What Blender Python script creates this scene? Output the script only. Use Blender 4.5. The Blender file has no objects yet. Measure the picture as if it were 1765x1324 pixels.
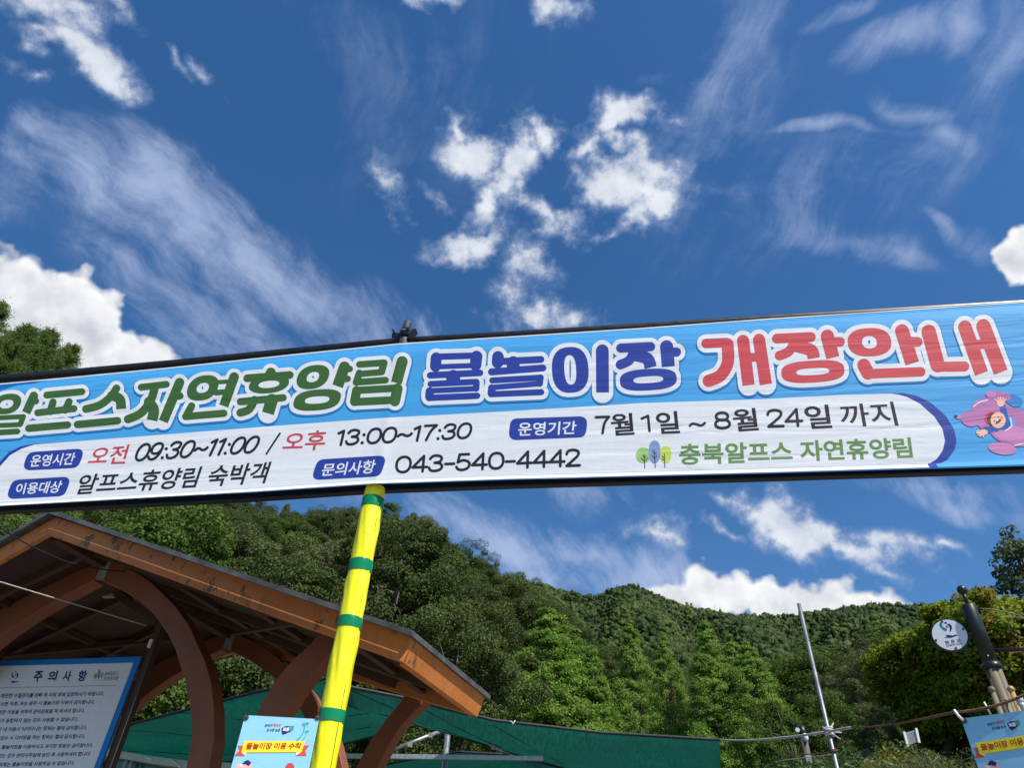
import bpy, bmesh, math, random
import numpy as np
from mathutils import Vector, Matrix

SC = bpy.context.scene
COL = SC.collection
RAD = math.radians

# ------------------------------------------------------------------ camera
# Measured: 24 mm-class phone lens, pitched up 40 degrees, rolled 3 degrees.
FW, FH, FPX = 1765.0, 1324.0, 1200.0
_z = Vector((74.5, 1430.0, -FPX)).normalized()      # world up seen by the camera
_f = Vector((0, 0, -1.0))
_y = (_f - _z * _f.dot(_z)).normalized()
_x = _y.cross(_z)
ROT = Matrix((_x, _y, _z))                           # camera -> world
EYE = Vector((0, 0, 1.6))
cam_d = bpy.data.cameras.new('camera')
cam_d.sensor_fit = 'HORIZONTAL'; cam_d.sensor_width = 36.0
cam_d.lens = 36.0 * FPX / FW
cam_d.clip_start = 0.05; cam_d.clip_end = 5000
cam = bpy.data.objects.new('camera', cam_d); COL.objects.link(cam)
cam.matrix_world = Matrix.Translation(EYE) @ ROT.to_4x4()
SC.camera = cam

# survey helpers: a sighting (x, y) taken on the photograph becomes a bearing from the eye;
# together with a plane, a height or a distance it gives a point of the place
def ray(x, y):
    return (ROT @ Vector((x - FW / 2, -(y - FH / 2), -FPX))).normalized()
def on_plane(x, y, p0, n):
    d = ray(x, y)
    return EYE + d * ((p0 - EYE).dot(n) / d.dot(n))
def at_z(x, y, z):
    d = ray(x, y); return EYE + d * ((z - EYE.z) / d.z)
def at_dist(x, y, D):
    d = ray(x, y); return EYE + d * (D / math.hypot(d.x, d.y))
def azel(x, y):
    d = ray(x, y); return math.degrees(math.atan2(d.x, d.y)), math.degrees(math.asin(d.z))

# ------------------------------------------------------------------ light
SUN_AZ, SUN_EL = 140.0, 50.0        # bearing clockwise from +Y, elevation
SKY = 0.1
SC.view_settings.view_transform = 'Standard'
SC.view_settings.look = 'None'
SC.view_settings.exposure = 0.2
SC.view_settings.gamma = 1.0
SC.render.engine = 'CYCLES'
SC.cycles.use_denoising = True
SC.cycles.max_bounces = 6
SC.cycles.diffuse_bounces = 3
SC.cycles.transmission_bounces = 4
SC.cycles.transparent_max_bounces = 8

sun_d = bpy.data.lights.new('sun', 'SUN')
sun_d.energy = 5.0; sun_d.angle = RAD(0.5); sun_d.color = (1.0, 0.95, 0.87)
sun = bpy.data.objects.new('sun', sun_d); COL.objects.link(sun)
_s = Vector((math.sin(RAD(SUN_AZ)) * math.cos(RAD(SUN_EL)), math.cos(RAD(SUN_AZ)) * math.cos(RAD(SUN_EL)), math.sin(RAD(SUN_EL))))
sun.rotation_euler = _s.to_track_quat('Z', 'Y').to_euler()

# ------------------------------------------------------------------ node helper
class NT:
    def __init__(s, tree):
        s.t = tree; s.n = tree.nodes; s.l = tree.links
    def set(s, sock, v):
        if isinstance(v, bpy.types.NodeSocket): s.l.new(v, sock)
        elif v is not None: sock.default_value = v
    def node(s, typ, **kw):
        n = s.n.new(typ)
        for k, v in kw.items(): setattr(n, k, v)
        return n
    def math(s, op, a, b=None, c=None, clamp=False):
        n = s.node('ShaderNodeMath', operation=op, use_clamp=clamp)
        s.set(n.inputs[0], a)
        if b is not None: s.set(n.inputs[1], b)
        if c is not None: s.set(n.inputs[2], c)
        return n.outputs[0]
    def vmath(s, op, a, b=None, c=None, out=0, scale=None):
        n = s.node('ShaderNodeVectorMath', operation=op)
        s.set(n.inputs[0], a)
        if b is not None: s.set(n.inputs[1], b)
        if c is not None: s.set(n.inputs[2], c)
        if scale is not None: s.set(n.inputs['Scale'], scale)
        return n.outputs[out]
    def noise(s, vec, scale, detail=4, rough=0.55, dist=0.0, lac=2.0, out=0):
        n = s.node('ShaderNodeTexNoise')
        if vec is not None: s.set(n.inputs['Vector'], vec)
        n.inputs['Scale'].default_value = scale; n.inputs['Detail'].default_value = detail
        n.inputs['Roughness'].default_value = rough; n.inputs['Distortion'].default_value = dist
        n.inputs['Lacunarity'].default_value = lac
        return n.outputs[out]
    def mapping(s, vec, loc=(0, 0, 0), rot=(0, 0, 0), scale=(1, 1, 1), typ='POINT'):
        n = s.node('ShaderNodeMapping', vector_type=typ)
        s.set(n.inputs['Vector'], vec)
        n.inputs['Location'].default_value = loc; n.inputs['Rotation'].default_value = rot; n.inputs['Scale'].default_value = scale
        return n.outputs[0]
    def ramp(s, fac, stops, interp='LINEAR'):
        n = s.node('ShaderNodeValToRGB'); n.color_ramp.interpolation = interp
        e = n.color_ramp.elements
        while len(e) < len(stops): e.new(0.5)
        for el, (p, c) in zip(e, stops):
            el.position = p; el.color = (*c, 1) if len(c) == 3 else c
        s.set(n.inputs[0], fac)
        return n.outputs[0]
    def smooth(s, v, lo, hi, to0=0.0, to1=1.0):
        n = s.node('ShaderNodeMapRange', interpolation_type='SMOOTHSTEP')
        s.set(n.inputs['Value'], v)
        n.inputs['From Min'].default_value = lo; n.inputs['From Max'].default_value = hi
        n.inputs['To Min'].default_value = to0; n.inputs['To Max'].default_value = to1
        return n.outputs[0]
    def mix(s, fac, a, b, blend='MIX'):
        n = s.node('ShaderNodeMix', data_type='RGBA', blend_type=blend)
        s.set(n.inputs[0], fac); s.set(n.inputs[6], a); s.set(n.inputs[7], b)
        return n.outputs[2]

# ------------------------------------------------------------------ sky and clouds
def chart(d):                       # stereographic chart of the sky, seen from the zenith (conformal)
    return np.array([d.x, d.y]) / (1 + d.z)
def build_sky():
    w = bpy.data.worlds.new('World'); SC.world = w; w.use_nodes = True
    t = NT(w.node_tree); t.n.clear()
    out = t.node('ShaderNodeOutputWorld'); bg = t.node('ShaderNodeBackground')
    bg.inputs['Strength'].default_value = SKY
    t.l.new(bg.outputs[0], out.inputs[0])
    sky = t.node('ShaderNodeTexSky', sky_type='NISHITA', sun_disc=False)
    sky.sun_elevation = RAD(SUN_EL); sky.sun_rotation = RAD(SUN_AZ)
    sky.altitude = 400; sky.air_density = 1.0; sky.dust_density = 0.35; sky.ozone_density = 2.2
    d = t.node('ShaderNodeTexCoord').outputs['Generated']
    sx = t.node('ShaderNodeSeparateXYZ'); t.l.new(d, sx.inputs[0])
    den = t.math('MAXIMUM', t.math('ADD', sx.outputs[2], 1.0), 0.2)
    cmb = t.node('ShaderNodeCombineXYZ')
    t.set(cmb.inputs[0], t.math('DIVIDE', sx.outputs[0], den)); t.set(cmb.inputs[1], t.math('DIVIDE', sx.outputs[1], den))
    P = cmb.outputs[0]
    # ragged edges: shift the chart by noise
    wn = t.noise(d, 14.0, 3, 0.6, out=1)
    warp = t.vmath('SCALE', t.vmath('SUBTRACT', wn, (0.5, 0.5, 0.5)), scale=0.05)
    PW = t.vmath('ADD', P, warp)
    wn2 = t.noise(d, 6.0, 2, 0.5, out=1)
    PW2 = t.vmath('ADD', P, t.vmath('SCALE', t.vmath('SUBTRACT', wn2, (0.5, 0.5, 0.5)), scale=0.07))
    def blob(vec, b, grow=1.0):
        x, y, rx, ry, ang, wt = b; rx *= grow; ry *= grow
        c0 = chart(ray(x, y))
        J = np.column_stack([(chart(ray(x + 1, y)) - c0), (chart(ray(x, y + 1)) - c0)])
        a = RAD(ang)
        ux = J @ np.array([math.cos(a), math.sin(a)]); uy = J @ np.array([-math.sin(a), math.cos(a)])
        sxx, syy = np.linalg.norm(ux) * rx, np.linalg.norm(uy) * ry
        m = t.mapping(vec, (c0[0], c0[1], 0), (0, 0, math.atan2(ux[1], ux[0])), (sxx, syy, 1), 'TEXTURE')
        return t.math('MULTIPLY_ADD', t.vmath('LENGTH', m, out=1), -wt, wt)     # wt at centre, 0 on the rim
    def field(vec, blobs, soft=False, grow=1.0):
        acc = None
        for b in blobs:
            # each cell waits for the one before it, so the shader holds few values at a time
            v = blob(vec if acc is None else t.vmath('MULTIPLY_ADD', acc, (1e-9,) * 3, vec), b, grow)
            acc = v if acc is None else t.math('SMOOTH_MAX', acc, v, 0.25 if soft else 0.15)
        return acc
    F = [(75,8,105,46,18,1),(60,65,40,16,20,.7),(120,78,70,30,30,.9),(180,115,85,36,33,1),(215,135,40,22,15,.8),(208,32,16,34,-28,.45),(302,108,10,22,0,.4),(345,128,22,10,20,.3),(50,118,24,12,0,.3),
         (745,-2,45,24,0,.9),(955,3,46,30,10,.9),
         (788,229,24,36,-10,1),(818,262,62,42,20,1.1),(899,274,45,50,0,1.1),(941,243,36,28,35,1),(878,318,48,46,45,1.1),(942,370,66,24,25,.85),(829,352,27,50,20,.9),(815,423,66,30,-8,1),(749,340,32,14,35,.6),(668,320,18,40,-15,.35),(905,447,50,38,30,.6),(895,506,36,50,10,.55),(935,545,75,32,10,.7),(985,550,26,15,0,.6),
         (1083,190,62,34,-8,1.1),(1048,218,40,28,-20,.9),(1066,246,40,26,0,.85),(1013,258,18,14,0,.6),(1121,284,58,32,30,.9),(1070,322,70,46,0,1.2),(1123,343,40,46,0,1),(1086,380,34,22,0,.7),(1048,402,36,9,-25,.45),(1150,205,24,14,20,.4),
         (1341,896,52,42,30,1.1),(1300,882,40,18,20,.7),(1368,928,62,38,20,1.1),(1410,915,48,30,30,1),(1466,950,66,22,20,.85),(1526,938,60,27,15,.8),(1582,945,44,26,20,.75),(1632,945,26,14,10,.6),(1248,862,32,11,25,.5),(1254,912,38,12,15,.5),(1520,982,38,14,30,.55),(1603,977,20,14,0,.5),(1610,999,20,8,0,.35),
         (1125,918,52,20,12,.6)]
    H = [(1212,1012,42,42,0,1),(1270,1030,56,40,0,1),(1330,1036,56,44,0,1),(1392,1047,52,46,0,1),(1440,1040,54,48,0,1),(1500,1058,54,50,0,1),(1552,1068,50,48,0,1),(1605,1084,46,46,0,1),(1160,1022,60,26,0,.7),
         (-15,500,75,84,0,1.2),(70,512,70,76,0,1.2),(122,542,72,82,0,1.2),(168,578,58,84,0,1.2),(218,626,64,66,0,1.1),(20,620,170,120,0,1.4),(255,640,50,56,0,1),
         (1762,444,62,54,0,1.1)]
    CL = [(30,285,80,70,10,.7),(60,232,66,28,40,.8),(140,300,120,52,38,1),(285,330,130,60,30,.9),(330,425,160,62,40,.85),(480,475,150,52,38,.95),(570,530,80,42,35,.8),(660,545,60,45,45,.8),(765,556,44,36,30,.7),(270,530,130,34,45,.5),(420,560,150,56,40,.6),
          (800,905,170,40,20,.7),(880,940,140,42,28,.85),(1000,955,140,36,15,.9),(1030,850,90,30,20,.45),(940,1000,130,34,10,.8),(1110,1000,110,40,5,.9),(1690,892,100,22,14,.6),(1660,850,130,22,8,.5)]
    CR = [(1240,180,110,280,8,.34),(1560,65,130,44,-20,.95),(1645,45,40,80,20,.95),(1440,25,70,28,-20,.75),(1460,205,125,15,3,.9),(1560,182,66,28,35,.9),(1602,232,74,20,28,.8),(1725,90,70,130,20,.75),(1450,310,280,90,-25,.22),(1265,320,70,32,-15,.55),(1440,402,160,26,6,.6),(1550,425,110,22,10,.5),(1640,385,70,15,25,.75),(1695,412,50,26,30,.6),(700,120,120,160,0,.08),(1110,105,50,22,-40,.6)]
    # broken cumulus
    n1 = t.noise(d, 24.0, 8, 0.66)
    fF = field(PW, F, grow=1.22)
    aF = t.smooth(t.math('ADD', fF, t.math('MULTIPLY_ADD', n1, 1.9, -0.74)), 0.02, 1.10)
    # piled cumulus
    PH = t.vmath('ADD', P, t.vmath('SCALE', t.vmath('SUBTRACT', t.noise(d, 30.0, 2, 0.5, out=1), (0.5, 0.5, 0.5)), scale=0.035))
    n2 = t.noise(d, 26.0, 7, 0.5)
    fH = field(PH, H)
    aH = t.smooth(t.math('ADD', fH, t.math('MULTIPLY_ADD', n2, 0.8, -0.40)), -0.02, 0.34)
    # cirrus: noise drawn out along the wind
    PS = t.vmath('ADD', P, t.vmath('SCALE', t.vmath('SUBTRACT', wn2, (0.5, 0.5, 0.5)), scale=0.055))
    def streak(px, py, ang, sc, ratio, seed):
        c0 = chart(ray(px, py)); c1 = chart(ray(px + math.cos(RAD(ang)), py + math.sin(RAD(ang))))
        th = math.atan2(*(c1 - c0)[::-1])
        m = t.mapping(PS, (seed, 0, 0), (0, 0, -th), (1, 1, 1))
        m = t.mapping(m, scale=(sc / ratio, sc, 1))
        return t.noise(m, 1.0, 8, 0.66, 0.0)
    sL = t.math('ADD', t.math('MULTIPLY', streak(350, 400, 42, 22, 2.3, 3.1), 0.75), t.math('MULTIPLY', streak(350, 400, -72, 26, 2.2, 7.7), 0.25))
    sR = t.math('ADD', t.math('MULTIPLY', streak(1500, 200, -60, 22, 2.6, 1.3), 0.7), t.math('MULTIPLY', streak(1500, 200, 12, 24, 2.6, 9.2), 0.3))
    fL = field(PW2, CL, True, 1.45); fR = field(PW2, CR, True, 0.98)
    aL = t.math('MULTIPLY', t.smooth(fL, -0.15, 0.2), t.smooth(t.math('ADD', t.math('MULTIPLY', fL, 0.7), t.math('MULTIPLY_ADD', sL, 3.0, -1.5)), -0.15, 1.0))
    aR = t.math('MULTIPLY', t.smooth(fR, -0.15, 0.2), t.smooth(t.math('ADD', t.math('MULTIPLY', fR, 0.7), t.math('MULTIPLY_ADD', sR, 3.0, -1.5)), -0.15, 1.0))
    aC = t.math('MAXIMUM', t.math('MULTIPLY', aL, 0.74), t.math('MULTIPLY', aR, 0.62))
    # self shading of the cumulus: thickness towards the sun
    sdir = (chart(_s) - chart(ray(900, 600))); sdir = sdir / np.linalg.norm(sdir)
    ns = t.noise(d, 17.0, 6, 0.48); nb = t.noise(t.vmath('ADD', d, tuple(_s * 0.02)), 17.0, 6, 0.48)
    rel = t.math('MULTIPLY_ADD', t.math('SUBTRACT', ns, nb), 2.4, 0.80, clamp=True)
    big = t.noise(d, 9.0, 3, 0.5)
    shadeH = t.math('MULTIPLY', t.math('MULTIPLY', rel, t.smooth(big, 0.35, 0.6, 0.80, 1.0)), t.smooth(fH, 0.3, 1.0, 1.0, 0.80))
    k = 0.88 / SKY
    def col(c): return tuple(v * k for v in c) + (1,)
    cH = t.mix(shadeH, col((0.42, 0.47, 0.56)), col((0.98, 0.99, 1.0)))
    nF = t.noise(d, 20.0, 5, 0.5); nG = t.noise(t.vmath('ADD', d, tuple(_s * 0.018)), 20.0, 5, 0.5)
    puff = t.math('MULTIPLY_ADD', t.math('SUBTRACT', nF, nG), 2.0, 0.5, clamp=True)
    cF = t.mix(t.smooth(aF, 0.15, 0.95), col((0.38, 0.48, 0.70)), t.mix(puff, col((0.62, 0.68, 0.79)), col((0.92, 0.95, 1.0))))
    hs = t.node('ShaderNodeHueSaturation'); hs.inputs['Saturation'].default_value = 1.28; hs.inputs['Hue'].default_value = 0.502; hs.inputs['Value'].default_value = 1.26
    t.l.new(sky.outputs[0], hs.inputs['Color'])
    c = t.mix(aC, hs.outputs[0], col((0.50, 0.60, 0.84)))
    c = t.mix(t.math('MULTIPLY', aF, 0.94), c, cF)
    c = t.mix(aH, c, cH)
    t.l.new(c, bg.inputs['Color'])
    w.cycles.sampling_method = 'MANUAL'; w.cycles.sample_map_resolution = 512
build_sky()

# ------------------------------------------------------------------ materials
def lin(r, g, b):
    f = lambda c: (c / 255) / 12.92 if c / 255 <= 0.04045 else ((c / 255 + 0.055) / 1.055) ** 2.4
    return (f(r), f(g), f(b))
def mat(name):
    m = bpy.data.materials.new(name); m.use_nodes = True
    t = NT(m.node_tree); p = t.n.get('Principled BSDF')
    return m, t, p
def simple(name, c, rough=0.5, metal=0.0, spec=0.5, var=0.12, scale=6.0, bump=0.0, bscale=40.0, stretch=(1, 1, 1)):
    m, t, p = mat(name)
    pos = t.node('ShaderNodeNewGeometry').outputs['Position']
    v = t.mapping(pos, scale=stretch)
    n = t.noise(v, scale, 5, 0.6)
    k = t.smooth(n, 0.3, 0.7)
    lo = tuple(x * (1 - var) for x in c) + (1,); hi = tuple(min(1, x * (1 + var)) for x in c) + (1,)
    t.l.new(t.mix(k, lo, hi), p.inputs['Base Color'])
    t.l.new(t.smooth(n, 0.2, 0.8, max(0.02, rough - 0.08), min(1, rough + 0.08)), p.inputs['Roughness'])
    p.inputs['Metallic'].default_value = metal; p.inputs['Specular IOR Level'].default_value = spec
    if bump:
        b = t.node('ShaderNodeBump'); b.inputs['Strength'].default_value = bump; b.inputs['Distance'].default_value = 0.01
        t.l.new(t.noise(v, bscale, 4, 0.6), b.inputs['Height']); t.l.new(b.outputs[0], p.inputs['Normal'])
    return m

# ------------------------------------------------------------------ mesh builder
class MB:
    def __init__(s):
        s.v = []; s.f = []; s.m = []; s.sm = []
    def add(s, vs, fs, mi=0, smooth=False):
        o = len(s.v); s.v += [tuple(p) for p in vs]
        for f in fs:
            s.f.append([i + o for i in f]); s.m.append(mi); s.sm.append(smooth)
    def box(s, c, ax, ay, az, mi=0):           # centre and three half-extent vectors
        c, ax, ay, az = Vector(c), Vector(ax), Vector(ay), Vector(az)
        vs = [c + ax * i + ay * j + az * k for i in (-1, 1) for j in (-1, 1) for k in (-1, 1)]
        fs = [(0, 1, 3, 2), (4, 6, 7, 5), (0, 4, 5, 1), (2, 3, 7, 6), (0, 2, 6, 4), (1, 5, 7, 3)]
        s.add(vs, fs, mi)
    def beam(s, a, b, w, h, up=Vector((0, 0, 1)), mi=0):
        a, b = Vector(a), Vector(b); d = (b - a); L = d.length; d.normalize()
        side = d.cross(up).normalized(); u = side.cross(d).normalized()
        s.box((a + b) / 2, d * (L / 2), side * (w / 2), u * (h / 2), mi)
    def prism(s, pts, vec, mi=0):
        pts = [Vector(p) for p in pts]; vec = Vector(vec); n = len(pts)
        vs = pts + [p + vec for p in pts]
        fs = [tuple(range(n)), tuple(range(2 * n - 1, n - 1, -1))] + [((i + 1) % n, i, i + n, (i + 1) % n + n) for i in range(n)]
        s.add(vs, fs, mi)
    def ladder(s, L, R, vec, mi=0):            # strip between two curves, given thickness (no concave n-gon)
        n = len(L); vec = Vector(vec)
        vs = [Vector(p) for p in L] + [Vector(p) for p in R]
        vs += [p + vec for p in vs]
        a, b, c, d = 0, n, 2 * n, 3 * n
        fs = []
        for i in range(n - 1):
            fs += [(a + i, a + i + 1, b + i + 1, b + i), (c + i, d + i, d + i + 1, c + i + 1),
                   (a + i, c + i, c + i + 1, a + i + 1), (b + i, b + i + 1, d + i + 1, d + i)]
        fs += [(a, b, d, c), (a + n - 1, c + n - 1, d + n - 1, b + n - 1)]
        s.add(vs, fs, mi)
    def tube(s, pts, r, n=12, mi=0, cap=True, smooth=True):
        pts = [Vector(p) for p in pts]; rs = r if isinstance(r, (list, tuple)) else [r] * len(pts)
        vs = []; fs = []; ref = None
        for i, p in enumerate(pts):
            d = (pts[min(i + 1, len(pts) - 1)] - pts[max(i - 1, 0)]).normalized()
            if ref is None: ref = d.orthogonal().normalized()
            ref = (ref - d * ref.dot(d)).normalized(); q = d.cross(ref)
            for k in range(n):
                a = 2 * math.pi * k / n
                vs.append(p + (ref * math.cos(a) + q * math.sin(a)) * rs[i])
        for i in range(len(pts) - 1):
            for k in range(n):
                fs.append((i * n + k, i * n + (k + 1) % n, (i + 1) * n + (k + 1) % n, (i + 1) * n + k))
        s.add(vs, fs, mi, smooth)
        if cap:
            o = len(s.v) - len(vs)
            for f in (list(range(n - 1, -1, -1)), [(len(pts) - 1) * n + k for k in range(n)]):
                s.f.append([o + i for i in f]); s.m.append(mi); s.sm.append(False)
    def ball(s, c, r, mi=0, nu=16, nv=10, sq=(1, 1, 1)):
        vs = []; fs = []
        for j in range(nv + 1):
            th = math.pi * j / nv
            for i in range(nu):
                ph = 2 * math.pi * i / nu
                vs.append(Vector(c) + Vector((math.sin(th) * math.cos(ph) * sq[0], math.sin(th) * math.sin(ph) * sq[1], math.cos(th) * sq[2])) * r)
        for j in range(nv):
            for i in range(nu):
                fs.append((j * nu + i, (j + 1) * nu + i, (j + 1) * nu + (i + 1) % nu, j * nu + (i + 1) % nu))
        s.add(vs, fs, mi, True)
    def build(s, name, mats, parent=None, bevel=0.0, origin=None):
        off = Vector(origin) if origin is not None else (root_of(parent).location if parent else Vector())
        me = bpy.data.meshes.new(name)
        me.from_pydata([Vector(p) - off for p in s.v], [], s.f)
        for m in (mats if isinstance(mats, (list, tuple)) else [mats]): me.materials.append(m)
        me.polygons.foreach_set('material_index', s.m); me.polygons.foreach_set('use_smooth', s.sm)
        me.validate(); me.update()
        o = bpy.data.objects.new(name, me); COL.objects.link(o)
        if parent: o.parent = parent
        else: o.location = off
        if bevel:
            b = o.modifiers.new('edge', 'BEVEL'); b.width = bevel; b.segments = 1; b.limit_method = 'ANGLE'
        return o
def root_of(o):
    while o.parent: o = o.parent
    return o
def tag(o, label=None, cat=None, group=None, kind=None):
    if label: o['label'] = label
    if cat: o['category'] = cat
    if group: o['group'] = group
    if kind: o['kind'] = kind
    return o
def thing(name, label, cat, loc, group=None):
    o = bpy.data.objects.new(name, None); COL.objects.link(o); o.location = loc; o.empty_display_size = 0.2
    return tag(o, label, cat, group)
def np_mesh(name, V, F, mats, midx=None, smooth=False):
    V = np.asarray(V, np.float32); F = np.asarray(F, np.int32); k = F.shape[1]
    me = bpy.data.meshes.new(name)
    me.vertices.add(len(V)); me.vertices.foreach_set('co', V.ravel())
    me.loops.add(F.size); me.loops.foreach_set('vertex_index', F.ravel())
    me.polygons.add(len(F)); me.polygons.foreach_set('loop_start', np.arange(0, F.size, k, dtype=np.int32))
    me.polygons.foreach_set('loop_total', np.full(len(F), k, np.int32))
    if midx is not None: me.polygons.foreach_set('material_index', np.asarray(midx, np.int32))
    if smooth: me.polygons.foreach_set('use_smooth', np.ones(len(F), bool))
    for m in mats: me.materials.append(m)
    me.update(); me.validate()
    return me

# ------------------------------------------------------------------ printed matter (flat ink on a panel)
class Print:
    """Ink laid on a plane: every shape is drawn where it stands on the real panel."""
    def __init__(s, p0, n):
        s.p0 = Vector(p0); s.n = Vector(n).normalized(); s.mb = {}; s.cnt = 0; s.mats = []
    def mi(s, m):
        if m not in s.mats: s.mats.append(m)
        return s.mats.index(m)
    def pt(s, p, off):
        return on_plane(p[0], p[1], s.p0, s.n) + s.n * off
    def off(s, layer):
        s.cnt += 1
        return layer * 0.0006 + 0.000005 * (s.cnt % 97)
    def get(s, part):
        return s.mb.setdefault(part, MB())
    def face(s, part, pts, layer, m, off=None):
        o = s.off(layer) if off is None else off
        P = [s.pt(p, o) for p in pts]
        nn = Vector((0, 0, 0))
        for i in range(len(P)): nn += P[i].cross(P[(i + 1) % len(P)])
        if nn.dot(s.n) < 0: P.reverse()
        s.get(part).add(P, [tuple(range(len(P)))], s.mi(m))
    def strip(s, part, A, B, layer, m, closed=False):
        o = s.off(layer); n = len(A)
        for i in range(n if closed else n - 1):
            j = (i + 1) % n
            s.face(part, [A[i], A[j], B[j], B[i]], layer, m, o)
    def ell(s, c, rx, ry, ang=0, n=32, shear=0, e=2.0):
        a = RAD(ang); out = []
        for i in range(n):
            t = 2 * math.pi * i / n
            ct, st = math.cos(t), math.sin(t)
            x = rx * math.copysign(abs(ct) ** (2 / e), ct); y = ry * math.copysign(abs(st) ** (2 / e), st)
            x += shear * y
            out.append((c[0] + x * math.cos(a) - y * math.sin(a), c[1] + x * math.sin(a) + y * math.cos(a)))
        return out
    def disc(s, part, c, rx, ry, layer, m, ang=0, n=28, shear=0, e=2.0):
        s.face(part, s.ell(c, rx, ry, ang, n, shear, e), layer, m)
    def ring(s, part, c, ro, ri, layer, m, ang=0, n=40, shear=0, e=2.0):
        s.strip(part, s.ell(c, *ro, ang, n, shear, e), s.ell(c, *ri, ang, n, shear, e), layer, m, True)
    def stroke(s, part, pts, hw, layer, m, flat=False, curve=True):
        pts = [np.array(p, float) for p in pts]
        hws = hw if isinstance(hw, (list, tuple)) else [hw] * len(pts)
        if curve and len(pts) > 2:               # Catmull-Rom through the points
            q = []; h = []
            for i in range(len(pts) - 1):
                p0, p1, p2, p3 = pts[max(i - 1, 0)], pts[i], pts[i + 1], pts[min(i + 2, len(pts) - 1)]
                for k in range(6):
                    t = k / 6
                    q.append(0.5 * ((2 * p1) + (-p0 + p2) * t + (2 * p0 - 5 * p1 + 4 * p2 - p3) * t * t + (-p0 + 3 * p1 - 3 * p2 + p3) * t ** 3))
                    h.append(hws[i] * (1 - t) + hws[i + 1] * t)
            q.append(pts[-1]); h.append(hws[-1]); pts, hws = q, h
        L, R = [], []
        for i, p in enumerate(pts):
            d = pts[min(i + 1, len(pts) - 1)] - pts[max(i - 1, 0)]; d = d / np.linalg.norm(d)
            nrm = np.array([-d[1], d[0]])
            L.append(p + nrm * hws[i]); R.append(p - nrm * hws[i])
        s.strip(part, L, R, layer, m)
        s.disc(part, pts[0], hws[0], hws[0], layer, m, n=20)
        if not flat: s.disc(part, pts[-1], hws[-1], hws[-1], layer, m, n=20)
    def text(s, part, body, quad, layer, m, bold=0.0, shear=0.0):
        """quad = BL, BR, TR, TL: where the printed line stands"""
        cu = bpy.data.curves.new('lettering', 'FONT'); cu.body = body; cu.offset = bold; cu.resolution_u = 5
        ob = bpy.data.objects.new('lettering', cu); COL.objects.link(ob)
        dg = bpy.context.evaluated_depsgraph_get(); me = ob.evaluated_get(dg).to_mesh()
        V = np.array([v.co[:2] for v in me.vertices]); F = [list(p.vertices) for p in me.polygons]
        ob.evaluated_get(dg).to_mesh_clear()
        bpy.data.objects.remove(ob); bpy.data.curves.remove(cu)
        if not len(V): return
        lo, hi = V.min(0), V.max(0); U = (V - lo) / (hi - lo)
        bl, br, tr, tl = [np.array(p, float) for p in quad]
        o = s.off(layer)
        P = [s.pt(bl * (1 - u) * (1 - v) + br * u * (1 - v) + tr * u * v + tl * (1 - u) * v, o) for u, v in U]
        F2 = []
        for f in F:
            nn = (P[f[1]] - P[f[0]]).cross(P[f[2]] - P[f[0]])
            F2.append(f if nn.dot(s.n) > 0 else f[::-1])
        s.get(part).add(P, F2, s.mi(m))
    DIG = {'1': (.40, [[(.04, .82), (.24, .98)], [(.24, .98), (.24, 0)]]),
           '2': (.60, [[(.05, .74), (.10, .92), (.28, 1), (.46, .92), (.50, .74), (.40, .5), (.05, 0)], [(.05, 0), (.54, 0)]]),
           '3': (.60, [[(.06, .80), (.14, .95), (.29, 1), (.46, .92), (.49, .75), (.42, .58), (.24, .53)], [(.24, .53), (.44, .48), (.53, .28), (.46, .08), (.28, 0), (.11, .05), (.04, .22)]]),
           '4': (.62, [[(.43, 0), (.43, 1)], [(.43, 1), (.04, .28)], [(.04, .28), (.58, .28)]]),
           '5': (.60, [[(.48, 1), (.13, 1)], [(.13, 1), (.08, .50)], [(.08, .50), (.28, .62), (.47, .52), (.53, .32), (.45, .09), (.27, 0), (.11, .05), (.04, .20)]]),
           '7': (.58, [[(.04, 1), (.53, 1)], [(.53, 1), (.34, .62), (.22, 0)]]),
           '8': (.60, ['o', (.29, .76, .20, .24), (.29, .27, .245, .27)]), '0': (.64, ['o', (.32, .5, .265, .5)]),
           '9': (.60, ['o', (.29, .68, .235, .32), [(.525, .68), (.51, .40), (.42, .12), (.26, 0), (.09, .07), (.05, .18)]]),
           ':': (.26, [[(.13, .06), (.13, .061)], [(.13, .62), (.13, .621)]]), '-': (.44, [[(.05, .42), (.38, .42)]]),
           '~': (.66, [[(.05, .38), (.14, .50), (.27, .47), (.40, .38), (.52, .40), (.60, .52)]])}
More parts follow.
